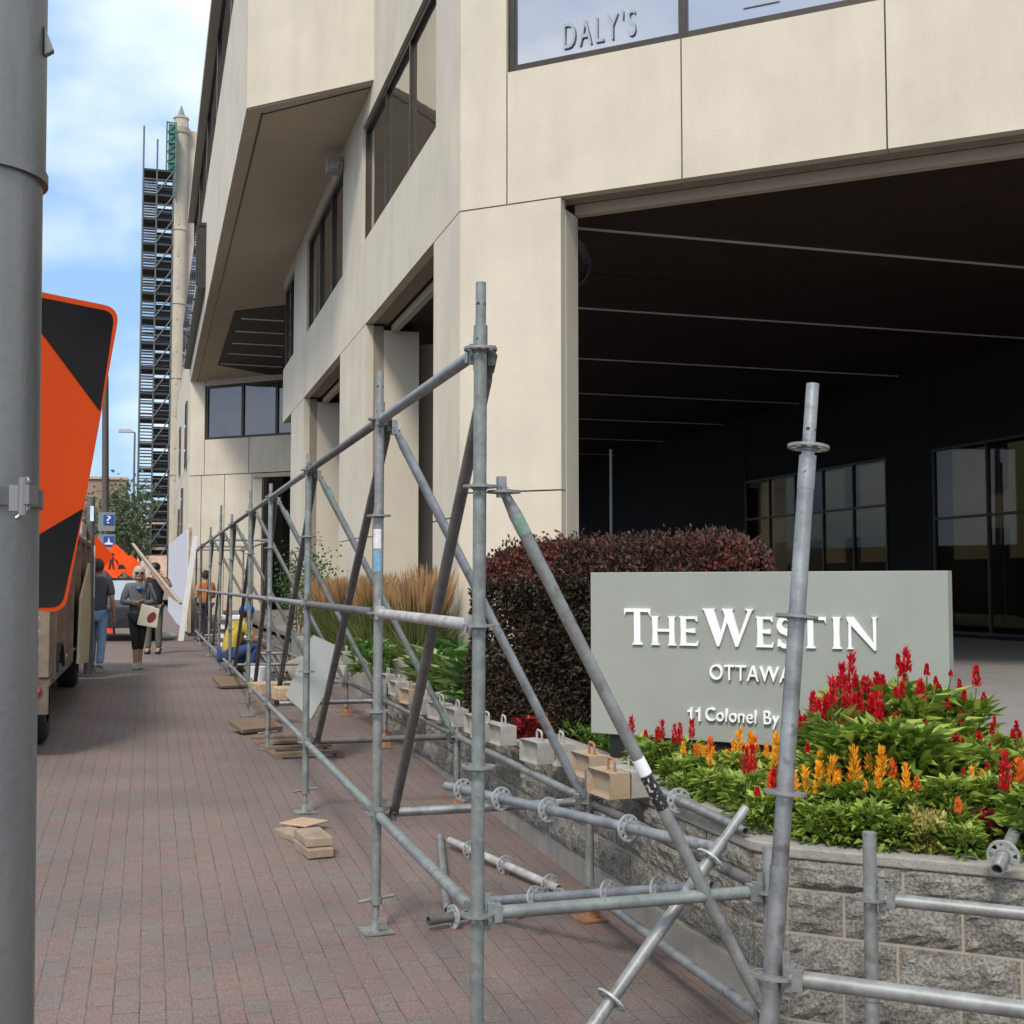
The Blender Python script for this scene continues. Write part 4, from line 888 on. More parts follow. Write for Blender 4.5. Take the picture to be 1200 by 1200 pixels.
pc = PZ(1086, 1000, -1.12); crest('c', 'bushy pale yellow-green cockscomb at the front coping', (pc.x, pc.y, -1.14), .20, .12, PALF)
pc = PZ(1160, 998, -1.12); crest('c', 'frilly maroon cockscomb beside the tube end', (pc.x, pc.y, -1.14), .19, .095, MARF)
pc = PZ(870, 945, -1.12); crest('c', 'small olive cockscomb behind the leaning spigot tube', (pc.x, pc.y, -1.14), .16, .09, PALF, 400)
# low ground cover
n = 5200; P = []
while len(P) < n:
    u = rng.uniform(-4.5, 3); w = rng.uniform(.42, 2.6); p = CN+DIR*u-NRM*w
    if 2.93 < p.x < 6 and p.y > 4: P.append((p.x, p.y, -1.13+.05*rng.random()))
P = np.array(P); D = rng.normal(size=(n, 3))*.6; D[:, 2] = .6
gc = link('ground_cover', fast_mesh('ground_cover', *leaves(P, .05+.05*rng.random(n), .03, D, droop=.2)[:2], LEAFG, np.clip(rng.random(2*n)*.7, 0, 1))); tag(gc, kind='stuff')
n = 9000; P = np.stack([rng.uniform(2.92, 3.9, n), rng.uniform(6.6, 14.0, n), -1.13+.10*rng.random(n)], 1); D = rng.normal(size=(n, 3))*.6; D[:, 2] = .5
gc = link('low_juniper', fast_mesh('low_juniper', *leaves(P, .05+.07*rng.random(n), .02, D)[:2], LEAFG, np.clip(rng.random(2*n)*.55, 0, 1))); tag(gc, kind='stuff')
# barberry hedge
h0 = Pd(575, 700, 10.1); h1 = Pd(893, 700, 8.6); HD = (h1-h0); HD.z = 0; hl = HD.length; HD.normalize(); HN = Vector((HD.y, -HD.x, 0)); 
if HN.y > 0: HN = -HN
n = 62000; u = rng.random(n)*hl; k = rng.random(n); side = rng.random(n)
uu = []; 
hh = 1.46; th = .55
ang = rng.random(n)*math.pi                                       # superellipse cross-section
ca, sa = np.cos(ang), np.sin(ang); ex = .55
cx = np.sign(ca)*np.abs(ca)**ex*th; cz = np.abs(sa)**ex*hh
low = rng.random(n) < .35; cx = np.where(low, np.where(rng.random(n) < .7, 1, -1)*th*(.93+.1*rng.random(n)), cx); cz = np.where(low, rng.random(n)*hh*.85, cz)
lump = 1+.10*np.sin(u*3.1+cz*4)+.06*np.sin(u*9+cx*8+cz*7)+.04*np.sin(u*27)
endf = np.sqrt(np.clip(1-np.clip((.75-u)/.75, 0, 1)**2, .0, 1))*np.sqrt(np.clip(1-np.clip((u-hl+.4)/.42, 0, 1)**2, .0, 1)); cx = cx*(.35+.65*endf)
shrink = (1-.14*rng.random(n)**1.5)*lump
cx *= shrink; cz = cz*(1-.22*(1-endf))*np.where(cz > .8*hh, (1-.05*rng.random(n)+.07*(rng.random(n)**8))*(.93+.09*lump-.02*np.sin(u*1.7)), 1)
H0 = np.array(h0); H0[2] = -1.16
P = H0+np.outer(u, np.array(HD))+np.outer(cx, np.array(HN))+np.outer(cz, [0, 0, 1.]); 
D = rng.normal(size=(n, 3))+np.outer(cx/th, np.array(HN))+np.outer(np.where(cz > .85*hh, 1.3, .1), [0, 0, 1.])
hue = np.clip(.42*rng.random(n)**1.2+.04+np.where(cz > .82*hh, .55*rng.random(n)**.8, 0)+.1*np.sin(u*3), 0, 1)
V, Fq, _ = leaves(P, .028+.025*rng.random(n), .018+.012*rng.random(n), D)
hg = thing('barberry_hedge', 'clipped dark purple barberry hedge with red tips behind the hotel sign', 'hedge', tuple(H0))
link('foliage', fast_mesh('foliage', V, Fq, LEAFB, np.concatenate([hue, hue])), hg)
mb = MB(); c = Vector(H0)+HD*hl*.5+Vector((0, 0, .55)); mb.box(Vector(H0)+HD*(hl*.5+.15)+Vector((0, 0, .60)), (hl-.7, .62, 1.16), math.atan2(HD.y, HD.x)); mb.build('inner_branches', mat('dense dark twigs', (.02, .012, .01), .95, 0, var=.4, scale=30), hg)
mb = MB()
for i in range(60):
    t = random.random()*hl; a = Vector(H0)+HD*t+HN*random.uniform(-.35, .2)+HD*(.3 if t < .5 else 0); mb.tube(a, a+Vector((random.uniform(-.15, .15), random.uniform(-.15, .15), 1.0)), .008, .004, seg=5)
mb.build('twigs', WOODD, hg)
# hostas and small shrubs in the side bed
def hosta(n, L, wide=.6, hue=(0, 1)):
    a = rng.random(n)*6.28; t = rng.random(n); D = np.stack([np.cos(a), np.sin(a), .25+1.1*t], 1)+rng.normal(size=(n, 3))*.15
    P = np.stack([.05*np.cos(a), .05*np.sin(a), .08+.22*t], 1)+np.stack([np.cos(a), np.sin(a), 0*a], 1)*(L*.7*rng.random(n)[:, None])
    ti = hue[0]+(hue[1]-hue[0])*rng.random(n); V, Fq, _ = leaves(P, L*(.7+.5*rng.random(n)), L*wide, D, fold=.12, droop=.35)
    return fast_mesh('foliage', V, Fq, LEAFH, np.concatenate([ti, ti]))
HOS = [hosta(150, .17, .6, (.35, 1)), hosta(130, .20, .62, (0, .65)), hosta(170, .10, .5, (.4, .85))]
for x, y, k, s, lab in ((520, 826, 0, 1.25, 'variegated hosta just left of the nearest upright'), (548, 832, 0, 1.1, 'variegated hosta seen behind the nearest upright'), (500, 812, 0, 1.0, 'pale edged hosta at the right end of the tall grass'), (575, 842, 1, 1.1, 'dark green hosta right of the nearest upright'), (600, 848, 1, 1.0, 'dark green hosta against the purple hedge'), (545, 812, 1, 1.2, 'dark green hosta behind the variegated ones'), (431, 790, 2, 1.25, 'small bright green shrub left of the second upright'), (447, 785, 2, 1.0, 'small bright green shrub behind the second upright'), (405, 776, 2, .8, 'small bright green plant near the lone weight')):
    p = PZ(x, y, -1.14) if k < 2 else PZ(x, y, -1.0); t = thing('hosta_plant' if k < 2 else 'green_shrub', lab, 'plant', (p.x, p.y, -1.14 if k < 2 else -1.1), 'leafy plants in the side bed'); t.scale = (s, s, s*1.15); plink('foliage', HOS[k], t)
n = 260; a = rng.random(n)*6.28; pr = PZ(622, 868, -1.12); P = np.stack([.13*rng.random(n)*np.cos(a), .13*rng.random(n)*np.sin(a), .16*rng.random(n)], 1); D = np.stack([np.cos(a), np.sin(a), 1+0*a], 1)
t = thing('coleus_plant', 'small crimson-leaved plant behind the weights at the hedge foot', 'plant', (pr.x, pr.y, -1.14)); plink('foliage', fast_mesh('foliage', *leaves(P, .07, .04, D, droop=.2)[:2], MARF, rng.random(2*n)), t)
# ornamental grass clumps
def grass(n=420, H=1.18):
    a = rng.random(n)*6.28; r0 = .13*np.sqrt(rng.random(n)); sp_ = .10+.22*rng.random(n)**2; tall = rng.random(n) < .5
    h = np.where(tall, H*(.78+.26*rng.random(n)), H*(.35+.3*rng.random(n))); sp_ = np.where(tall, sp_*.8, sp_*1.7)
    V = []; Fq = []; ti = []; w = np.where(tall, .0045, .0085); c, s = np.cos(a), np.sin(a); ph = rng.random(n)*6.28; pc_, ps = np.cos(ph), np.sin(ph)
    for j, (t, wd) in enumerate(((0, 1), (.4, 1), (.72, .9), (.78, 2.2), (.9, 2.0), (1.0, .2))):
        r = r0+sp_*t**2; z = h*(t-.10*t*t*(sp_ > .3)); ww = np.where(tall, w*wd, w*(1-t*.8))
        V.append(np.stack([r*c-ww*pc_, r*s-ww*ps, z], 1)); V.append(np.stack([r*c+ww*pc_, r*s+ww*ps, z], 1))
    V = np.stack(V, 1).reshape(-1, 3); b = np.arange(n)*12
    for j in range(5):
        Fq.append(np.stack([b+2*j, b+2*j+1, b+2*j+3, b+2*j+2], 1)); ti.append(np.clip(np.where(tall, (.05+.3*j/2 if j < 2 else .62+.12*(j-2)/2), .05+.28*rng.random(n))+.12*rng.random(n), 0, 1))
    return fast_mesh('blades', V, np.concatenate(Fq), GRASSM, np.concatenate(ti))
GR = [grass(), grass(380, 1.1), grass(460, 1.25)]; random.seed(5)
for i in range(22):
    yy = 14.75+i*.43; xx = 3.15+.45*((i*7) % 3)/2*(1 if yy < 19 else .8)+random.uniform(-.06, .06)
    if yy > 22.5: xx = 3.2
    t = thing('ornamental_grass', 'clump of tan feather reed grass in the bed by the hotel wall', 'grass clump', (xx, yy, -1.14), 'feather reed grass clumps'); t.rotation_euler = (0, 0, random.random()*6); s = random.uniform(.9, 1.12); t.scale = (s, s, s); plink('blades', GR[i % 3], t)
n = 5000; P = np.stack([rng.uniform(3.02, 3.5, n), rng.uniform(14.5, 22, n), -1.1+.3*rng.random(n)], 1); D = rng.normal(size=(n, 3))*.5; D[:, 2] = 1
gc = link('bed_undergrowth', fast_mesh('bed_undergrowth', *leaves(P, .14+.14*rng.random(n), .012, D)[:2], LEAFG, np.clip(rng.random(2*n)*.7, 0, 1))); tag(gc, kind='stuff')

# ------------------------------------------------------------------ near lamp pole at the left edge
POLE = mat('weathered aluminium pole', (.13, .13, .12), .42, .5, col2=(.24, .24, .23), scale=9, detail=8, streak=True, bump=.08, bscale=60)
lp = thing('lamp_pole', 'wide grey metal pole with banded clamp at the left edge in front of everything', 'pole', (*Pd(-12, 900, 1.5).xy, -1.85))
def q(x, y, d=1.5): return Pd(x, y, d)
axt = q(-22, -160); axb = q(-46.5, 1300)
mb = MB(); mb.tube(axb+(axb-axt).normalized()*.6, q(-29, 205), .0835, .0795, seg=40, caps=False); mb.tube(q(-28.6, 204), axt+(axt-axb).normalized()*1.5, .0825, .079, seg=40)
mb.build('shaft', POLE, lp)
pw = (axt-axb).normalized()
MB().tube(q(-28.7, 212), q(-28.5, 200), .0855, seg=40).build('collar', POLE, lp)
mb = MB(); mb.prism([q(52, 30, 1.5), q(63, 58, 1.5), q(52, 64, 1.5)], (0, .012, 0)); mb.build('lug', POLE, lp)
mb = MB(); c = q(-35.2, 585); mb.tube(c-pw*.011, c+pw*.011, .0850, seg=40); bd = mb.build('clamp_band', mat('stainless band', (.16, .155, .15), .5, .6), lp)
mb = MB(); fz = q(22, 584, 1.412); mb.box(fz, (.020, .012, .030), -YAW+.3).box(fz+Vector((.010, 0, .004)), (.014, .018, .022), -YAW-.2); mb.tube(fz+Vector((.004, -.004, -.02)), fz+Vector((.004, -.004, .024)), .005, seg=10)
mb.tube(fz+Vector((.012, -.002, -.010)), fz+Vector((-.002, -.006, -.024)), .003, seg=8); mb.tube(fz+Vector((.004, 0, .014)), fz+Vector((.012, 0, .022)), .006, seg=8)
mb.build('buckle', mat('worn steel buckle', (.30, .28, .26), .35, .8), lp)
# ------------------------------------------------------------------ orange construction sign behind the pole
sn = thing('construction_sign', 'big fluorescent orange and black detour sign partly behind the grey pole', 'sign', Pd(60, 600, 2.0))
A = Pd(139, 360, 2.05); B = Pd(66, 719, 1.95); Cc = Pd(-60, 322, 1.62); n_ = (B-A).cross(Cc-A).normalized()
if n_.dot(A) > 0: n_ = -n_
def onp(x, y, lift=0): r = ray(x, y); return r*(A.dot(n_)/r.dot(n_))+n_*lift
def rounded(pts, r, k=6):
    out = []
    for i, p in enumerate(pts):
        a, b = Vector(pts[i-1]), Vector(pts[(i+1) % len(pts)]); p = Vector(p); rr = r[i] if isinstance(r, (list, tuple)) else r
        if rr == 0: out.append(p); continue
        p0 = p+(a-p).normalized()*rr; p1 = p+(b-p).normalized()*rr
        for j in range(k+1): t = j/k; out.append(p0*(1-t)**2+p*2*t*(1-t)+p1*t*t)
    return out
outl = rounded([(-60, 320), (141, 361), (76, 719), (-90, 700)], 20)
mb = MB(); mb.prism([onp(p.x, p.y) for p in outl], -n_*.004); mb.build('panel', ORANGE, sn)
mb = MB(); mb.prism([onp(p.x, p.y, .0006) for p in rounded([(-40, 331), (134, 366), (117, 482), (47, 388), (-40, 300+40)], [0, 14, 2, 0, 0])], n_*.0005)
mb.prism([onp(p.x, p.y, .0006) for p in rounded([(-60, 700), (-60, 690), (41, 629), (97, 596), (72, 712), (40, 712)], [0, 0, 0, 2, 14, 0])], n_*.0005)
mb.build('black_marking', mat('glossy black sheeting', (.014, .013, .016), .22, 0, var=.5, scale=2), sn)
mb = MB(); b0 = onp(30, 585, -.012); mb.tube(b0, c+(b0-c).normalized()*.07, .012, seg=10); mb.build('bracket', STEEL_D, sn)

# ------------------------------------------------------------------ truck
TX = -.83
def gt(y): return gz(TX, y)
tk = thing('flatbed_truck', 'old stake-side truck with red-brown plywood sides parked on the pavers', 'truck', (-2, 15, gt(15)))
TB = -.84; TT = .55; Y0, Y1 = 11.75, 18.6
mb = MB(); mb.box((TX-1.15, .5*(Y0+Y1), TB-.02), (2.3, Y1-Y0, .12)); mb.box((TX-.5, 15.5, TB-.22), (.14, 7.6, .22)); mb.box((TX-1.8, 15.5, TB-.22), (.14, 7.6, .22))
mb.build('bed_frame', mat('dirty beige steel', (.06, .042, .03), .85, .1, col2=(.17, .135, .095), scale=6, detail=8), tk, bevel=.01)
for s, X in ((1, TX), (-1, TX-2.3)):
    mb = MB(); mb.box((X-.03*s, .5*(Y0+Y1)+.1, .5*(TB+TT)+.05), (.03, Y1-Y0-.3, TT-TB-.05)); mb.box((X-.012*s, .5*(Y0+Y1)+.1, TT), (.06, Y1-Y0-.28, .06)); w = mb.build('side_panel', PLY, tk)
    for i in range(6): MB().box((X-.004*s, Y0+.25+i*1.32, .5*(TB+TT)+.02), (.055, .09, TT-TB+.10)).build('stake', mat('weathered stake timber', (.20, .14, .10), .9, 0, var=.3, scale=8), w)
mb = MB()
for k in range(9): mb.box((TX-1.15, Y0+.02, TB+.13+k*.115), (2.26, .03, .085))
for X in (TX-.06, TX-.8, TX-1.5, TX-2.24): mb.box((X, Y0-.004, .5*(TB+.3)), (.09, .03, .3-TB))
mb.build('tailgate', mat('beige tailgate slats', (.17, .13, .09), .85, 0, var=.3, scale=9), tk, bevel=.006)
mb = MB(); mb.box((TX-1.15, Y0-.02, TB-.20), (2.28, .06, .26)); bp_ = mb.build('rear_bumper', MATS['dirty beige steel'], tk, bevel=.01)
for X in (TX-.13, TX-2.17):
    MB().tube((X, Y0-.05, TB-.10), (X, Y0-.085, TB-.10), .05, seg=16).build('tail_light', mat('red lens', (.45, .02, .03), .25, 0), bp_)
def wheel(x, y, r=.46, w=.26):
    g = gt(y)+.003; mb = MB(); seg = 36; prof = [(-w/2, .26), (-w/2, r-.04), (-w/2+.04, r), (w/2-.04, r), (w/2, r-.04), (w/2, .26)]
    vs = []; [vs.extend([(x+a, y+b*math.cos(2*math.pi*i/seg), g+r+b*math.sin(2*math.pi*i/seg)) for i in range(seg)]) for a, b in prof]
    mb.add(vs, [(k*seg+i, k*seg+(i+1) % seg, (k+1)*seg+(i+1) % seg, (k+1)*seg+i) for k in range(5) for i in range(seg)], True)
    o = thing_part('wheel', tk); mb.build('tyre', RUBBER, o)
    mb = MB(); mb.tube((x-w*.4, y, g+r), (x+w*.32, y, g+r), .262, seg=24); mb.tube((x+w*.3, y, g+r), (x+w*.5, y, g+r), .09, .07, seg=16)
    for i in range(6): a = math.pi/3*i; mb.tube((x+w*.3, y+.14*math.cos(a), g+r+.14*math.sin(a)), (x+w*.38, y+.14*math.cos(a), g+r+.14*math.sin(a)), .016, seg=8)
    mb.build('rim', mat('grey wheel paint', (.22, .21, .20), .6, .2), o)
def thing_part(name, parent):
    e = bpy.data.objects.new(name, None); COL.objects.link(e); e.parent = parent; e.matrix_parent_inverse = wmat(parent).inverted(); return e
for x in (TX-.22, TX-2.08): wheel(x, 12.75); wheel(x, 17.9, .44)
for x in (TX-.10, TX-2.2):
    mb = MB()
    for i in range(9):
        t0, t1 = R(30+13.3*i), R(30+13.3*(i+1)); p = lambda t: Vector((x-.13, 12.75+.54*math.cos(t), gt(12.75)+.46+.50*math.sin(t)))
        mb.prism([p(t0), p(t1), p(t1)+Vector((0, 0, .012)), p(t0)+Vector((0, 0, .012))], (.26, 0, 0))
    mb.build('mudguard', MATS['rubber'], tk)
mb = MB(); cb = gt(19.7)+.55; mb.prism([(TX-2.2, Y1+.15, cb), (TX-2.2, Y1+2.3, cb), (TX-2.2, Y1+2.25, cb+.9), (TX-2.2, Y1+1.9, cb+1.75), (TX-2.2, Y1+.15, cb+1.75)], (2.1, 0, 0)); cabm = mb.build('cab', mat('cream cab paint', (.50, .47, .40), .4), tk, bevel=.05)
MB().box((TX-.095, Y1+1.2, cb+1.2), (.02, 1.1, .6)).build('side_window', GLASSD, cabm); MB().box((TX-1.15, Y1+.14, cb+1.3), (1.6, .02, .5)).build('rear_window', GLASSD, cabm)
mb = MB(); mb.tube((TX-.02, Y1+.75, gt(19)+.05), (TX-.02, Y1+.75, 1.30), .06, seg=10); mb.box((TX-.02, Y1+.6, 1.0), (.03, .5, .03)); mb.build('ladder_post', STEEL_D, tk)
MB().box((TX+.02, Y1+.2, 1.02), (.05, .10, .22)).build('side_mirror', mat('mirror glass', (.8, .8, .8), .1, .9), tk)
bo = Pd(101, 700, 15.4); mb = MB(); P_ = [PX(103, 660, TX+.05), PX(104, 720, TX+.05), PX(101, 776, TX+.05), PX(89.5, 778, TX+.05), PX(93, 700, TX+.05)]; mb.prism(P_, (.03, 0, 0)); mb.build('loading_board', mat('yellowed board', (.40, .33, .19), .8, 0, var=.12, scale=4), tk)
mb = MB(); mb.path([PX(111, 640, TX+.10), PX(110, 700, TX+.12), PX(108, 765, TX+.08)], .012, 8); mb.build('strap', MATS['grey housing'], tk)

# ------------------------------------------------------------------ people
def skin_mesh(name, V, E, Rd, m, parent, root=0, sub=2):
    me = bpy.data.meshes.new(name); me.from_pydata([tuple(v) for v in V], E, []); o = bpy.data.objects.new(name, me); COL.objects.link(o)
    sk = o.modifiers.new('s', 'SKIN'); sk.use_smooth_shade = True
    for i, d in enumerate(me.skin_vertices[0].data): d.radius = Rd[i] if isinstance(Rd[i], (tuple, list)) else (Rd[i], Rd[i]); d.use_root = (i == root)
    su = o.modifiers.new('u', 'SUBSURF'); su.levels = su.render_levels = sub
    dg = bpy.context.evaluated_depsgraph_get(); r = bpy.data.meshes.new_from_object(o.evaluated_get(dg)); bpy.data.objects.remove(o)
    r.name = name; r.materials.clear(); r.materials.append(m)
    for p in r.polygons: p.use_smooth = True
    return plink(name, r, parent)
def person(label, loc, face, H, J, shirt, pants, shoes, hair, sleeve=1.0, leg=1.0, hairlen=.0, cap=None, female=False, head_yaw=0):
    """J: joint positions in units of height, x right, y towards the facing direction, z up"""
    t = thing('person', label, 'person', loc); t.rotation_euler = (0, 0, face)
    S = lambda k: Vector(J[k])*H
    names = ['pelvis', 'waist', 'chest', 'neck', 'head', 'sl', 'el', 'wl', 'sr', 'er', 'wr', 'hl', 'kl', 'al', 'hr', 'kr', 'ar', 'tl', 'tr']
    V = [S(k) for k in names]; ix = {k: i for i, k in enumerate(names)}
    E = [(0, 1), (1, 2), (2, 3), (3, 4), (2, 5), (5, 6), (6, 7), (2, 8), (8, 9), (9, 10), (0, 11), (11, 12), (12, 13), (0, 14), (14, 15), (15, 16), (13, 17), (16, 18)]
    rad = dict(pelvis=(.070, .048), waist=(.058, .042), chest=(.066, .046), neck=(.030, .032), head=(.030, .034), sl=.028, el=.024, wl=.016, sr=.028, er=.024, wr=.016, hl=.044, kl=.029, al=.022, hr=.044, kr=.029, ar=.022, tl=.02, tr=.02)
    RR = [tuple(c*H for c in (rad[k] if isinstance(rad[k], tuple) else (rad[k], rad[k]))) for k in names]
    skin_mesh('body', V, E, RR, SKIN, t)
    # head with face
    hc = S('head')+Vector((0, 0, .045*H)); Mh = Matrix.Rotation(head_yaw, 3, 'Z'); hs = .062*H
    mb = MB(); mb.sphere(hc, hs, 20, 14, (.80, .95, 1.12)); 
    f = lambda x, y, z: hc+Mh @ Vector((x*hs, y*hs, z*hs))
    mb.prism([f(-.12, .90, -.22), f(.12, .90, -.22), f(.04, .92, .18), f(-.04, .92, .18)], Mh @ Vector((0, .2*hs, -.03*hs)))
    for s in (-1, 1): mb.sphere(f(.80*s, .02, -.02), hs*.2, 8, 6, (.4, .8, 1.2))
    mb.sphere(f(0, .55, -.72), hs*.42, 10, 7, (1, .9, .8))
    h = mb.build_local('head', SKIN, t)
    mb = MB(); mb.box(f(0, .93, -.48), (.5*hs, .10*hs, .08*hs)); mb.build_local('mouth', mat('lips', (.25, .07, .06), .5), h)
    if female:
        mb = MB(); 
        for s in (-1, 1): mb.sphere(f(.36*s, .86, .10), hs*.30, 10, 7, (1.05, .5, .8))
        mb.box(f(0, .9, .14), (1.3*hs, .12*hs, .1*hs)); mb.build_local('sunglasses', BLACK, h)
    else:
        mb = MB()
        for s in (-1, 1): mb.sphere(f(.33*s, .88, .10), hs*.11, 8, 6)
        mb.build_local('eyes', BLACK, h)
    mb = MB(); mb.sphere(f(0, -.14, .20), hs*1.06, 18, 12, (.86, .98, 1.04))
    if hairlen:
        for s in (-1, 1): mb.sphere(f(.66*s, -.05, -.35), hs*.5, 10, 8, (.7, .9, 1.5))
        mb.sphere(f(0, -.5, -.45), hs*.8, 12, 8, (.95, .6, 1.1))
    mb.build_local('hair', hair, h)
    if cap: MB().sphere(f(0, -.02, .42), hs*1.12, 18, 10, (.9, 1.05, .8)).build_local('cap', cap, h)
    # hands: palm and five fingers
    for w, e in (('wl', 'el'), ('wr', 'er')):
        p = S(w); d = (S(w)-S(e)).normalized(); sx = d.orthogonal().normalized(); up = d.cross(sx); hl = .045*H; vs = [p-d*.01*H, p+d*hl]; es = [(0, 1)]; rs = [(.014*H, .012*H), (.020*H, .009*H)]
        for k in range(4):
            b = p+d*hl+sx*(k-1.5)*.0105*H; m1 = b+d*(.020+.004*(k in (1, 2)))*H+up*.004*H; m2 = m1+d*.014*H+up*.012*H
            i = len(vs); vs += [b, m1, m2]; es += [(1, i), (i, i+1), (i+1, i+2)]; rs += [.0055*H, .005*H, .0045*H]
        i = len(vs); vs += [p+d*.018*H+sx*.02*H, p+d*.040*H+sx*.034*H+up*.006*H]; es += [(0, i), (i, i+1)]; rs += [.007*H, .0055*H]
        skin_mesh('hand', vs, es, rs, SKIN, t, sub=1)
    # clothes
    def sub_chain(ks, es, gr, name, m, ext=None):
        vs = [S(k) if isinstance(k, str) else Vector(k)*H for k in ks]; skin_mesh(name, vs, es, [tuple(c*H for c in g) if isinstance(g, tuple) else (g*H, g*H) for g in gr], m, t)
    lerp = lambda a, b, s: tuple(Vector(J[a])*(1-s)+Vector(J[b])*s)
    el, er, wl, wr = (lerp('sl', 'el', min(1, sleeve*2)), lerp('sr', 'er', min(1, sleeve*2)), lerp('el', 'wl', max(.02, sleeve*2-1)), lerp('er', 'wr', max(.02, sleeve*2-1)))
    ks = ['pelvis', 'waist', 'chest', lerp('chest', 'neck', .8), 'sl', el, 'sr', er]; es = [(0, 1), (1, 2), (2, 3), (2, 4), (4, 5), (2, 6), (6, 7)]; gr = [(.104, .080), (.090, .072), (.106, .080), (.060, .056), .046, .036, .046, .036]
    if sleeve > .5: ks += [wl, wr]; es += [(5, 8), (7, 9)]; gr += [.024, .024]
    dn = (Vector(J['pelvis'])-Vector(J['waist'])).normalized(); ks = [tuple(Vector(J['pelvis'])+dn*.035)]+ks[1:]
    sub_chain(ks, es, gr, 'shirt', shirt)
    kl, kr = 'kl', 'kr'; al, ar = lerp('kl', 'al', leg), lerp('kr', 'ar', leg)
    sub_chain(['pelvis', 'hl', 'kl', al, 'hr', 'kr', ar], [(0, 1), (1, 2), (2, 3), (0, 4), (4, 5), (5, 6)], [(.095, .070), .058, .042 if not female else .038, .036 if leg > .8 else .031, .058, .042 if not female else .038, .036 if leg > .8 else .031], 'trousers', pants)
    for a, b in (('al', 'tl'), ('ar', 'tr')):
        d = Vector(J[b])-Vector(J[a]); d.z = 0; d.normalize(); p = Vector(J[a])-Vector((0, 0, J[a][2]-.016))
        skin_mesh('shoe', [(p-d*.025)*H, (p+d*.03)*H, (p+d*.095)*H, (Vector(J[a])+Vector((0, 0, .01)))*H], [(0, 1), (1, 2), (0, 3)], [(.032*H, .026*H), (.036*H, .026*H), (.030*H, .020*H), .028*H], shoes, t, sub=1)
    return t
def _bl(s, name, m, parent): return plink(name, s.mesh(name, m), parent)
MB.build_local = _bl
def base_pose():
    return dict(pelvis=(0, 0, .53), waist=(0, 0, .61), chest=(0, 0, .73), neck=(0, .005, .845), head=(0, .012, .885), sl=(-.105, 0, .80), el=(-.135, -.01, .63), wl=(-.14, .04, .49), sr=(.105, 0, .80), er=(.135, -.01, .63), wr=(.14, .04, .49),
                hl=(-.05, 0, .50), kl=(-.052, .01, .28), al=(-.054, 0, .05), hr=(.05, 0, .50), kr=(.052, .01, .28), ar=(.054, 0, .05), tl=(-.056, .09, .02), tr=(.056, .09, .02))
def place(x, y): p = PG(x, y); return (p.x, p.y, gz(p.x, p.y)+.002)
TOC = math.pi                                      # facing back down the street, to the camera
GREYS = mat('grey knit', (.115, .12, .125), .9, 0, var=.12, scale=30); JEAN = mat('faded denim', (.22, .32, .46), .9, 0, var=.25, scale=12); BLKF = mat('black fabric', (.014, .014, .016), .9)
J = base_pose(); J.update(er=(.15, .03, .645), wr=(.02, .13, .655), el=(-.15, .02, .65), wl=(-.01, .13, .64), kr=(.03, .06, .285), ar=(.022, .045, .05), tr=(.022, .135, .02), kl=(-.03, -.01, .28), al=(-.022, -.05, .055), tl=(-.022, .04, .02))
wp = place(161, 784); wo_ = person('woman in grey top and black cropped leggings walking towards us with a tote bag', wp, TOC+.05, 1.66, J, GREYS, BLKF, mat('mint running shoe', (.25, .42, .40), .7, 0, var=.5, scale=30), mat('silver hair', (.38, .36, .33), .8, 0, var=.25, scale=40), sleeve=1, leg=.45, hairlen=1, female=True)
skin_mesh('scarf', [Vector((-.03, .07, .80))*1.66, Vector((.0, .085, .775))*1.66, Vector((.03, .07, .80))*1.66], [(0, 1), (1, 2)], [.03, .045, .03], mat('blue scarf', (.04, .17, .42), .8), wo_, sub=1)
tb = thing('tote_bag', 'cream tote bag with a dark red round print carried by the woman in grey', 'bag', wp)
TM = Matrix.Translation(wp) @ Matrix.Rotation(TOC+.05, 4, 'Z')
bgq = lambda x, y, z: TM @ Vector((x, y, z))
mb = MB(); mb.prism([bgq(.03, .23, .72), bgq(-.28, .20, .66), bgq(-.32, .20, .95+.02), bgq(-.04, .25, 1.06)], TM.to_3x3() @ Vector((0, .07, 0))); mb.build('bag_body', mat('cream canvas', (.66, .60, .47), .9, 0, var=.08), tb, bevel=.015)
mb = MB(); cpt = bgq(-.19, .286, .84); mb.prism([cpt+TM.to_3x3() @ Vector((.065*math.cos(a)-.03*math.sin(a), 0, .085*math.sin(a))) for a in [2*math.pi*i/20 for i in range(20)]], TM.to_3x3() @ Vector((0, .004, 0))); mb.build('print', mat('dark red print', (.22, .02, .025), .8), tb)
mb = MB(); mb.path([bgq(-.05, .27, 1.05), bgq(-.06, .2, 1.2), bgq(-.12, .06, 1.40)], .014, 8); mb.path([bgq(-.28, .25, .97), bgq(-.2, .2, 1.2), bgq(-.13, .05, 1.40)], .014, 8); mb.build('strap', BLACK, tb)
J = base_pose(); J.update(kl=(-.05, .07, .29), al=(-.05, .05, .05), tl=(-.05, .14, .02), kr=(.05, -.01, .28), ar=(.05, -.09, .06), tr=(.05, -.0, .02), wr=(.15, .02, .47), er=(.14, -.04, .63))
person('man in grey t-shirt and faded jeans walking beside the truck', place(112, 786), -.15, 1.76, J, mat('charcoal cotton', (.085, .085, .095), .9), JEAN, mat('pale trainer', (.45, .42, .38), .8), mat('brown hair', (.06, .04, .03), .8), sleeve=.42)
J = base_pose(); J.update(el=(-.19, .05, .74), wl=(-.10, .10, .86), kr=(.05, .06, .29), ar=(.05, .06, .05), tr=(.05, .14, .02), wr=(.08, .12, .80), er=(.17, .06, .70))
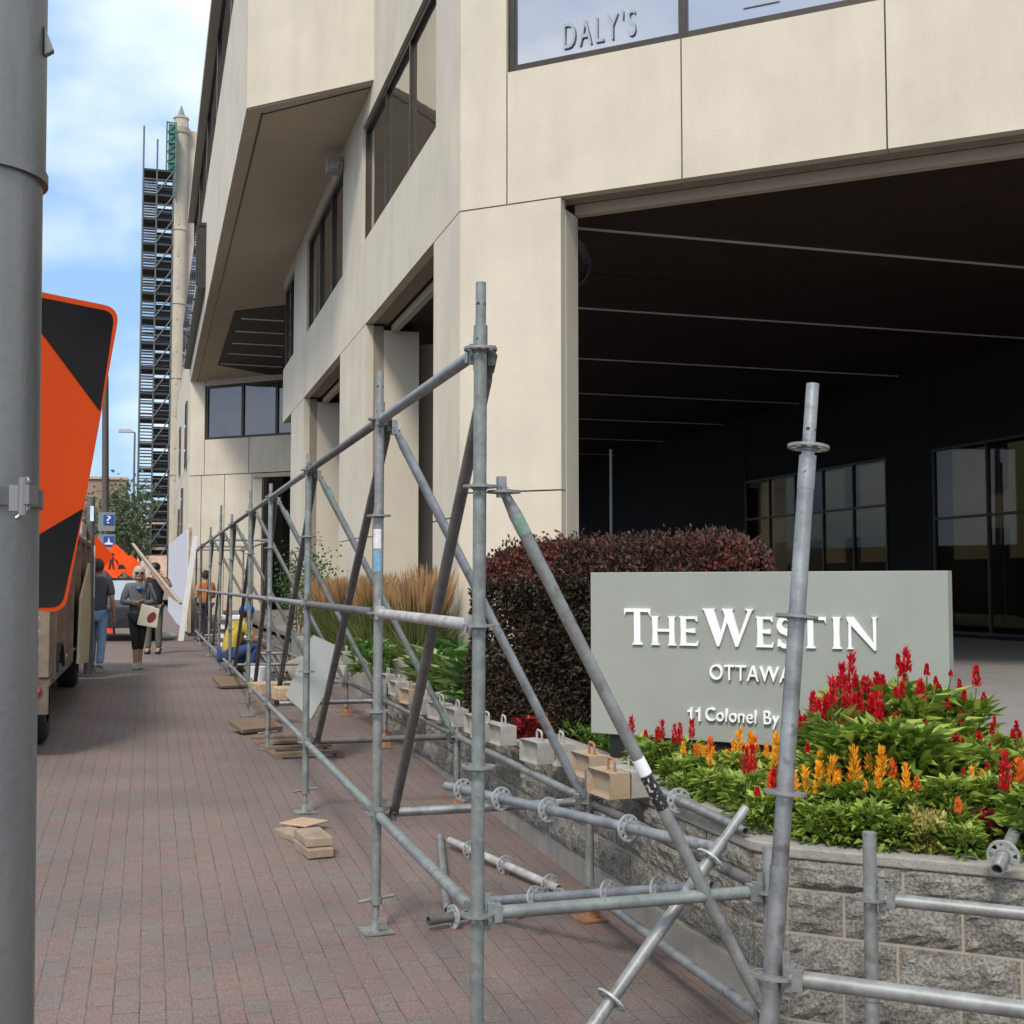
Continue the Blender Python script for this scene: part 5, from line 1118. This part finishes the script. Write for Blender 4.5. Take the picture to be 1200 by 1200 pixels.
cp = place(180, 766); person('man in black shirt and olive trousers carrying a long plank on his shoulder', cp, TOC-.2, 1.78, J, BLKF, mat('olive trousers', (.10, .10, .075), .9), BLACK, mat('dark hair', (.02, .016, .014), .8), sleeve=.4, cap=BLACK)
pk_ = thing('carried_plank', 'long brown plank carried slanting on the shoulder of the man in black', 'plank', cp)
d0 = Vector(cp).x*SA+Vector(cp).y*CA-.25; a = Pd(156, 638, d0+.5); b = Pd(212, 708, d0-1.2); w1 = Pd(192, 695, d0-.8)
mb = MB(); mb.prism([a, a+(w1-b)*.18, b+(w1-b)*.85, b], (b-a).normalized().cross(w1-b).normalized()*.03); mb.build('board', WOODD, pk_)
mb = MB(); mb.tube(a+Vector((0, 0, .01)), b+Vector((0, 0, .01)), .028, seg=6); mb.build('edge_strip', mat('grey timber edge', (.34, .30, .24), .8), pk_)
J = base_pose(); J.update(pelvis=(0, -.02, .20), waist=(0, 0, .28), chest=(0, .06, .39), neck=(0, .12, .48), head=(0, .15, .51), sl=(-.105, .07, .44), el=(-.14, .16, .32), wl=(-.08, .27, .26), sr=(.105, .07, .44), er=(.14, .16, .32), wr=(.08, .27, .26), hl=(-.06, 0, .19), kl=(-.12, .20, .28), al=(-.09, .13, .05), hr=(.06, 0, .19), kr=(.12, .20, .28), ar=(.09, .13, .05), tl=(-.1, .22, .02), tr=(.1, .22, .02))
person('crouching worker in yellow shirt and blue jeans inside the scaffolding', place(270, 792), -1.2, 1.75, J, mat('yellow shirt', (.45, .34, .05), .85), mat('blue jeans', (.03, .06, .17), .9), mat('brown boot', (.12, .07, .04), .8), mat('black hair', (.015, .012, .01), .8), sleeve=.45, cap=mat('blue hard hat', (.03, .12, .42), .4))
J = base_pose(); J.update(wr=(.10, .16, .62), wl=(-.1, .15, .60))
person('worker in orange vest standing far down inside the scaffolding', place(240, 752), .4, 1.72, J, mat('orange vest', (.50, .17, .05), .8), mat('navy trousers', (.02, .025, .05), .9), BLACK, mat('hair dark brown', (.03, .02, .015), .8), sleeve=.45)

# ------------------------------------------------------------------ hoarding boards beside the scaffolding
hb = thing('white_hoarding', 'large white hoarding sheet standing at the far end of the scaffolding', 'panel', (1.0, 38, -1.4))
WH = mat('white hoarding paint', (.62, .62, .66), .5, 0, var=.03)
a = PX(218.5, 742, .97); mb = MB(); yA = a.y; 
def hX(x): return PX(x, 700, .97).y
mb.prism([(.97, hX(218.5), PX(218.5, 741, .97).z), (.97, hX(197), PX(197, 722, .97).z), (.97, hX(197), PX(197, 640, .97).z), (.97, hX(216.5), PX(216.5, 624, .97).z+.02), (.97, hX(218.5), PX(218.5, 626, .97).z)], (.03, 0, 0)); mb.build('sheet', WH, hb)
mb = MB()
for k in range(4): mb.box((1.05, yA+.5+k*4.5, .1), (.08, .09, 2.8))
mb.build('rear_post', WOOD, hb)
wb = thing('white_board', 'narrow white board leaning against the end of the scaffolding', 'board', PG(208, 752))
a = PG(208.5, 751); b = Pd(226, 628, a.x*SA+a.y*CA+.6); MB().prism([a, a+Vector((.13, 0, 0)), b+Vector((.13, 0, 0)), b], (0, .03, 0)).build('plank', mat('dirty white board', (.58, .57, .54), .6, 0, var=.08), wb)
pb2 = PG(187, 749); sk_ = thing('white_sack', 'white bundle lying on the pavers beside the plank carrier', 'bundle', pb2); MB().sphere(pb2+Vector((0, 0, .07)), .42, 16, 8, (1, .55, .28)).build('sheeting', mat('crumpled white sheeting', (.60, .58, .54), .8, 0, bump=.6, bscale=6), sk_)
# ------------------------------------------------------------------ timber and junk among the frames
def block(c, L, W, H, rz, m=WOOD, rx=0): 
    M = Euler((rx, 0, rz)).to_matrix(); mb = MB(); mb.box(Vector(c)+Vector((0, 0, 0)), (L, W, H), M); return mb
def timber(name, label, x, y, L, W, H, rz, z=0, m=WOOD, rx=0, cat='timber', lift=None, group=None):
    p = PG(x, y); c = Vector((p.x, p.y, gz(p.x, p.y)+H/2+.002+z)); mb = block(c, L, W, H, rz, m, rx); o = mb.build(name, m, None, bevel=.006); return tag(o, label, cat, group)
TMB = mat('weathered pale timber', (.36, .27, .19), .9, 0, col2=(.20, .145, .10), scale=7, bump=.5, bscale=25, detail=8)
timber('timber_block', 'upper thick pale timber offcut of the pile on the pavers', 367, 997, .17, .36, .055, .10, z=.058, m=TMB)
timber('timber_block', 'lower thick pale timber offcut of the pile on the pavers', 367, 999, .165, .37, .055, .14, m=TMB)
timber('plywood_scrap', 'thin plywood scrap at the back of the timber pile', 356, 972, .24, .24, .012, .75, z=.042, m=mat('tan plywood', (.42, .29, .19), .85))
timber('timber_block', 'thin bottom offcut behind the thick ones', 350, 984, .14, .5, .04, .3, m=TMB)
timber('timber_wedge', 'brown board lying tilted by the fourth upright', 300, 858, .5, .28, .045, .5, z=.05, m=mat('brown raw board', (.17, .115, .075), .9), rx=.28)
timber('timber_wedge', 'small board lying tilted by the fifth upright', 274, 806, .5, .35, .04, .3, z=.06, m=MATS['brown raw board'], rx=.3)
p = PG(362, 888); pf = thing('wooden_frame', 'slatted wooden frame lying on the pavers near the third upright', 'frame', p)
for k in range(4): 
    M = Matrix.Rotation(.1, 3, 'Z'); MB().box(p+M @ Vector((0, k*.42, .05)), (.62, .09, .03), M).build('slat', MATS['brown raw board'], pf, bevel=.004)
for s in (-1, 1): MB().box(p+Matrix.Rotation(.1, 3, 'Z') @ Vector((s*.29, .63, .02)), (.07, 1.35, .05), .1).build('rail', MATS['brown raw board'], pf, bevel=.004)
a, b, c_, d_, e_ = Pd(367, 744, 11.8), Pd(398, 758, 11.6), Pd(387, 792, 11.2), Pd(364, 842, 10.9), Pd(334, 815, 11.2)
nn = (b-a).cross(e_-a).normalized(); proj = lambda p: p-nn*((p-a).dot(nn)); MB().prism([proj(a), proj(b), proj(c_), proj(d_), proj(e_)], nn*.012)
gp_ = MB(); gp_.prism([proj(a), proj(b), proj(c_), proj(d_), proj(e_)], nn*.012); o = gp_.build('metal_sheet', mat('dull grey sheet', (.20, .205, .19), .7, .0, var=.08, scale=3)); tag(o, 'dull grey angular sheet leaning between the third and fourth uprights', 'sheet')
cz = Pd(341, 812, 11.4); o = MB().box(cz, (.30, .25, .12), .2).build('timber_block', mat('fresh sawn timber', (.42, .30, .18), .9, 0, var=.35, scale=12, bump=.6), None, bevel=.01); tag(o, 'bright split timber chunk lying on the grey sheet', 'timber')
for k, (x, y, d, w, h) in enumerate(((312, 806, 13.6, .3, .12), )):
    o = MB().box(Pd(x, y, d), (w, .3, h), .3).build('timber_block', MATS['fresh sawn timber'], None, bevel=.01); tag(o, 'small bright timber chunk farther back between uprights', 'timber')
for k in range(9):
    a = PG(296+k*5, 806-(k % 3)*3)+Vector((0, 0, .05+.05*(k % 3))); b = PG(268+k*6.5, 768-(k % 2)*3)+Vector((0, 0, .06+.05*(k % 3)))
    t = loose('galvanised tube in the heap of tubes stacked inside the scaffolding', a, b, [STEEL, BLUEST, STEEL_G][k % 3], (), group='heap of tubes inside the scaffolding')
for k in range(5):
    p = PG(272, 772); o = MB().box((p.x, p.y+.0+k*.0, p.z+.10+k*.17), (.50, .9, .06)).build('white_plank', WHITE); tag(o, 'white-edged board in the spaced stack behind the crouching worker', 'board', 'stack of white boards')
p = PG(300, 806); o = thing('white_bucket', 'white bucket beside the crouching worker', 'bucket', p); MB().tube(p+Vector((0, 0, .005)), p+Vector((0, 0, .3)), .12, .15, seg=20).build('pail', WHITE, o); MB().path([p+Vector((.15*math.cos(R(a)), 0, .3+.12*math.sin(R(a)))) for a in range(0, 181, 30)], .004, 6).build('handle', BLACK, o)
for k, (x, y, r, l) in enumerate(((404, 790, .42, 'rounded grey boulder beside the grey sheet'), (376, 780, .34, 'smaller grey boulder left of the grey sheet'))):
    p = PG(x, y+25); mb = MB(); mb.sphere(p+Vector((0, 1.2, r*.45)), r, 18, 12, (1.3, .8, .75)); vs = [Vector(v) for v in mb.v]; mb.v = [tuple(v+(v-p).normalized()*.12*noise.noise(v*3.1)) for v in vs]
    o = mb.build('boulder', BASEC); tag(o, l, 'boulder')
for k in range(7):
    p = Vector((3.25, 24.2+k*.8, -1.1)); t = thing('bare_shrub', 'thin dark leafed shrub behind the far frames', 'shrub', p, 'thin shrubs by the wall'); n = 260
    P = rng.normal(size=(n, 3))*np.array([.22, .22, .40])+np.array([0, 0, 1.0]); plink('foliage', fast_mesh('foliage', *leaves(P, .07, .05)[:2], LEAFH, .3*rng.random(2*n)), t)
    mb = MB(); [mb.tube((0, 0, 0), (random.uniform(-.25, .25), random.uniform(-.25, .25), 1.3), .012, .004, seg=5) for _ in range(6)]; plink('stem', mb.mesh('stem', WOODD), t)

# ------------------------------------------------------------------ distant scaffold tower
ts_ = thing('scaffold_tower', 'very tall grey scaffold stair tower against the distant stone building', 'scaffolding', (0, 100, -1.4))
D = 98; tl = Pd(164.5, 400, D); trr = Pd(200.5, 400, D); zt = Pd(180, 198, D).z; x0, x1 = tl.x, trr.x; yb = tl.y; xm_ = x0+(x1-x0)*.45; dep = 2.6
TSM = mat('dull scaffold steel', (.13, .135, .13), .6, .3)
for X, top in ((x0, 3.6), (xm_, 2.6), (x1, 0)):
    for dy in (0, dep): MB().tube((X, yb+dy, -1.4), (X, yb+dy, zt+(top if dy == 0 else 0)), .075, seg=6).build('standard', TSM, ts_)
DKD = mat('dark deck', (.045, .045, .045), .9)
n = 17; 
for k in range(n+1):
    z = -1.0+(zt+1.0)*k/n; lf = (zt+1)/n
    MB().box((.5*(x0+x1), yb+dep/2, z), (x1-x0+.1, dep+.1, .16)).build('deck', DKD, ts_)
    if k < n:
        mb = MB()
        for h in (.33, .62): mb.box((.5*(x0+x1), yb-.05, z+lf*h), (x1-x0, .06, .07)); mb.box((.5*(x0+x1), yb+dep-.05, z+lf*h), (x1-x0, .06, .07))
        mb.box((x0, yb+dep/2, z+lf*.5), (.05, dep, .05)); mb.box((x0, yb-.05, z+lf*.48), (.05, .05, lf*.3)); mb.box((x0, yb+dep-.05, z+lf*.48), (.05, .05, lf*.3)); mb.build('guard_rail', TSM, ts_)
        mb = MB(); mb.tube((xm_, yb-.1, z+.1), (x1, yb-.1, z+lf), .06, seg=5); mb.build('diagonal_brace', TSM, ts_)
        mb = MB(); ns = 7
        for s in range(ns): mb.box((x0+(xm_-x0)*.5, yb+.4+s*.25, z+lf*(s+.7)/ns), ((xm_-x0)*.9, .34, .07))
        mb.build('stair_flight', TSM, ts_)
        MB().box((.5*(xm_+x1), yb+dep+.1, z+lf*.45), (x1-xm_, .05, lf*.8)).build('backing_net', DKD, ts_)

# ------------------------------------------------------------------ far end of the street
def fbox(x, y0, y1, d, w=.1): a = Pd(x, y0, d); b = Pd(x, y1, d); return a, b
a, b = fbox(123.5, 440, 700, 44); t = thing('street_pole', 'tall dark slender pole rising behind the orange sign', 'pole', b); MB().tube(b, a, .135, .11, seg=10).build('shaft', mat('dark brown pole paint', (.09, .075, .065), .6), t)
a = Pd(158, 507, 92); t = thing('street_lamp', 'small grey street lamp arm beside the scaffold tower', 'street lamp', (a.x, a.y, -1.4)); MB().tube((a.x, a.y, -1.4), (a.x, a.y, a.z), .1, .07, seg=8).build('post', TSM, t); mb = MB(); mb.tube(a, Pd(151, 505, 92), .06, seg=6); mb.build('arm', TSM, t); MB().box(Pd(147, 505, 92), (1.0, .4, .25)).build('lamp_head', mat('pale lamp housing', (.4, .42, .44), .5), t)
def wsign(x0, y0, x1, y1, d, label, sym):
    a = Pd(x0, y1, d); b = Pd(x1, y0, d); w = b.x-a.x; h = b.z-a.z; t = thing('wayfinding_sign', label, 'sign', a)
    MB().box((a.x+w/2, a.y+.05, a.z+h/2), (w, .08, h)).build('panel', mat('grey sign board', (.20, .22, .22), .6), t)
    s = min(w*.62, h*.62); cx = a.x+w*.62; cz = a.z+h*.60; bl = MB().box((cx, a.y-.005, cz), (s, .02, s)).build('blue_square', BLUE, t)
    if sym == '?': me = textmesh('?', 1, .01); place_text(me, WHITE, Vector((cx-s*.2, a.y-.025, cz-s*.38)), Vector((1, 0, 0)), Vector((0, -1, 0)), bl, height=s*.76, width=s*.4)
    else:
        mb = MB(); mb.prism([(cx-s*.4, a.y-.03, cz-s*.35), (cx+s*.4, a.y-.03, cz-s*.35), (cx+s*.4, a.y-.03, cz-s*.2), (cx+s*.12, a.y-.03, cz-s*.15), (cx+.0, a.y-.03, cz+s*.42), (cx-s*.12, a.y-.03, cz-s*.15), (cx-s*.4, a.y-.03, cz-s*.2)], (0, .01, 0)); mb.build('tower_symbol', WHITE, bl)
    return t
wsign(115, 600, 135, 622, 36, 'grey wayfinding sign with a white question mark on blue', '?'); wsign(115, 626, 135, 646, 36, 'grey wayfinding sign with a white tower symbol on blue', 't')
a = Pd(119, 600, 36.2); t = thing('sign_post', 'post carrying the two blue wayfinding signs', 'post', (a.x, a.y, gz(0, 40))); MB().tube((a.x, a.y+.15, gz(0, 40)), (a.x, a.y+.15, a.z), .06, seg=8).build('post', TSM, t)
def diamond(x, y, d, r, label, yaw=0, worker=False):
    c = Pd(x, y, d); t = thing('roadwork_sign', label, 'sign', (c.x, c.y, gz(c.x, c.y))); M = Matrix.Rotation(yaw, 3, 'Z')
    pts = rounded([(r, 0), (0, r), (-r, 0), (0, -r)], r*.15, 4); mb = MB(); mb.prism([c+M @ Vector((p.x, 0, p.y)) for p in pts], M @ Vector((0, .02, 0))); pa = mb.build('panel', ORANGE, t)
    MB().tube((c.x, c.y+.06, gz(c.x, c.y)), (c.x, c.y+.06, c.z), .03, seg=8).build('post', STEEL_D, t)
    if worker:
        f = lambda u, v: c+M @ Vector((u*r, -.012, v*r)); e = M @ Vector((0, .008, 0)); mb = MB()
        mb.prism([f(-.15+.09*math.cos(k), .38+.09*math.sin(k)) for k in [i*.785 for i in range(8)]], e)
        for P_ in ([(-.26, .27), (-.08, .24), (-.10, -.02), (-.28, .0)], [(-.28, .02), (-.18, .0), (-.26, -.42), (-.36, -.42)], [(-.18, .0), (-.10, -.02), (-.02, -.42), (-.12, -.42)], [(-.1, .22), (-.06, .18), (.16, .0), (.12, -.05)], [(-.02, .12), (.02, .16), (.24, -.26), (.18, -.28)], [(.12, -.40), (.24, -.2), (.36, -.14), (.50, -.28), (.56, -.40)]): mb.prism([f(*p) for p in P_], e*(1+.05*len(P_)))
        mb.build('worker_symbol', BLACK, pa)
    return t
diamond(135, 658, 33, .49, 'orange diamond sign with black digging worker beside the grey wayfinding signs', worker=True)
diamond(109, 652, 29, .56, 'plain orange diamond sign edge showing behind the truck', .6); diamond(153, 663, 44, .42, 'small orange sign behind the walking woman', .3)
# car
def car(label, p, rz, col, s=1):
    t = thing('parked_car', label, 'car', p); t.rotation_euler = (0, 0, rz); L, W = 4.4, 1.78
    mb = MB(); side = [(-2.2, .35), (-2.2, .85), (-2.0, .98), (-1.2, 1.0), (.7, .98), (2.0, .80), (2.2, .6), (2.2, .35)]
    mb.prism([(x, -W/2, z) for x, z in side], (0, W, 0)); b = plink('body', mb.mesh('body', col), t); bv = b.modifiers.new('b', 'BEVEL'); bv.width = .08; bv.segments = 3
    mb = MB(); mb.add([(-2.0, -.80, .97), (-2.0, .80, .97), (-1.35, .62, 1.46), (-1.35, -.62, 1.46), (.1, .62, 1.47), (.1, -.62, 1.47), (.9, .78, .97), (.9, -.78, .97)], [(0, 1, 2, 3), (3, 2, 4, 5), (5, 4, 6, 7), (0, 3, 5, 7), (1, 6, 4, 2), (0, 7, 6, 1)]); plink('cabin_glass', mb.mesh('cabin_glass', GLASS), t)
    mb = MB(); mb.box((-.62, 0, 1.478), (1.5, 1.22, .03)); plink('roof', mb.mesh('roof', col), t)
    for x in (-1.35, 1.35):
        for y in (-.8, .8): mb = MB(); mb.tube((x, y-.1, .32), (x, y+.1, .32), .32, seg=20); mb.cur = 1; mb.tube((x, y-.11, .32), (x, y+.11, .32), .19, seg=14); plink('wheel', mb.mesh('wheel', [RUBBER, STEEL]), t)
    for y in (-.7, .7): mb = MB(); mb.box((-2.21, y, .78), (.03, .3, .16)); plink('tail_light', mb.mesh('tail_light', MATS['red lens']), t)
    mb = MB(); mb.box((-2.23, 0, .42), (.06, 1.7, .22)); plink('bumper', mb.mesh('bumper', BLACK), t); return t
cpp = Pd(141, 746, 31); car('dark car with sky reflected in its rear window beyond the walkers', (cpp.x, cpp.y, gz(cpp.x, cpp.y)+.005), R(90), mat('dark car paint', (.05, .05, .055), .25, .3))
cpp = Pd(178, 690, 75); car('small silver car at the foot of the scaffold tower', (cpp.x, cpp.y, gz(cpp.x, cpp.y)+.005), R(20), mat('silver car paint', (.4, .4, .42), .3, .5))
# traffic cones
for k, (x, y, d) in enumerate(((127, 722, 34), (138, 716, 42), (172, 712, 52))):
    p = Pd(x, y, d); p.z = gz(p.x, p.y); t = thing('traffic_cone', ['orange cone just left of the dark car', 'orange cone beyond the dark car', 'orange cone right of the walking woman'][k], 'traffic cone', p); MB().tube(p+Vector((0, 0, .03)), p+Vector((0, 0, .72)), .14, .025, seg=12).build('cone', ORANGE, t); MB().box(p+Vector((0, 0, .018)), (.36, .36, .03)).build('foot', ORANGE, t)
# far trees and low buildings
def tree(label, p, H, Rr, n, leaf=.35):
    t = thing('leafy_tree', label, 'tree', p, 'trees at the end of the street'); mb = MB(); mb.tube((0, 0, 0), (.1, 0, H*.5), .25, .15, seg=8)
    cs = []
    for k in range(9):
        a = k*2.4; c = Vector((Rr*.55*math.cos(a)*random.random(), Rr*.55*math.sin(a), H*(.45+.5*k/9))); cs.append(c); mb.tube((.1, 0, H*.4), c, .09, .03, seg=5)
    plink('trunk', mb.mesh('trunk', WOODD), t); C_ = np.array([tuple(c) for c in cs]); i = rng.integers(0, 9, n); P = C_[i]+rng.normal(size=(n, 3))*Rr*.25
    plink('crown', fast_mesh('crown', *leaves(P, leaf, leaf*.7)[:2], LEAFT, np.clip(.2+.25*rng.random(2*n)+.3*np.tile((P[:, 2]/H-.5), 2), 0, 1)), t)
LEAFT = leafmat('distant tree leaf', [(.06, .09, .05), (.11, .15, .08), (.18, .22, .13)], .6, .3)  # leaf colours paled, distance haze is mixed into them
for x, y, d, H, Rr, l in ((146, 598, 80, 8.2, 2.4, 'loose green tree between the blue signs and the scaffold tower'), (136, 625, 95, 6.5, 2.2, 'lower green tree behind the blue signs'), (108, 600, 110, 9.5, 3.5, 'green tree hidden behind the truck top'), (155, 640, 120, 6, 2.5, 'small tree at the foot of the scaffold tower')):
    p = Pd(x, 690, d); p.z = -1.5; tree(l, p, H, Rr, 1500, .34)
for x, y, d, w, h, c, l in ((70, 600, 150, 26, 9, (.36, .30, .25), 'low tan building across the street end'), (150, 668, 170, 14, 3.6, (.30, .28, .26), 'low grey building beyond the trees'), (20, 640, 120, 20, 12, (.32, .22, .17), 'brick building across the street at the far left')):
    p = Pd(x, 690, d); t = thing('distant_building', l, 'building', (p.x, p.y, -1.5)); mb = MB(); mb.box((p.x, p.y+5, -1.5+h/2), (w, 10, h)); m_ = mat('wall '+l, c, .9, 0, var=.1, scale=.5); mb.build('wall', m_, t); MB().box((p.x, p.y+5, -1.5+h+.1), (w+.4, 10.4, .25)).build('roof_edge', CONC_S, t)
    for k in range(int(w/2.2)):
        for j in range(max(1, int(h/3.2))): MB().box((p.x-w/2+1.2+k*2.2, p.y-.02, .4+j*3.1), (1.1, .1, 1.4)).build('window', GLASSD, t)
o = tag(MB().box((Pd(178, 668, 95).x, Pd(178, 668, 95).y-1, Pd(178, 668, 95).z), (2.2, .1, 2.2)).build('poster_board', mat('white and orange poster', (.75, .73, .70), .6, 0, col2=(.65, .25, .08), scale=1.2)), 'white and orange poster board at the foot of the scaffold tower', 'poster')
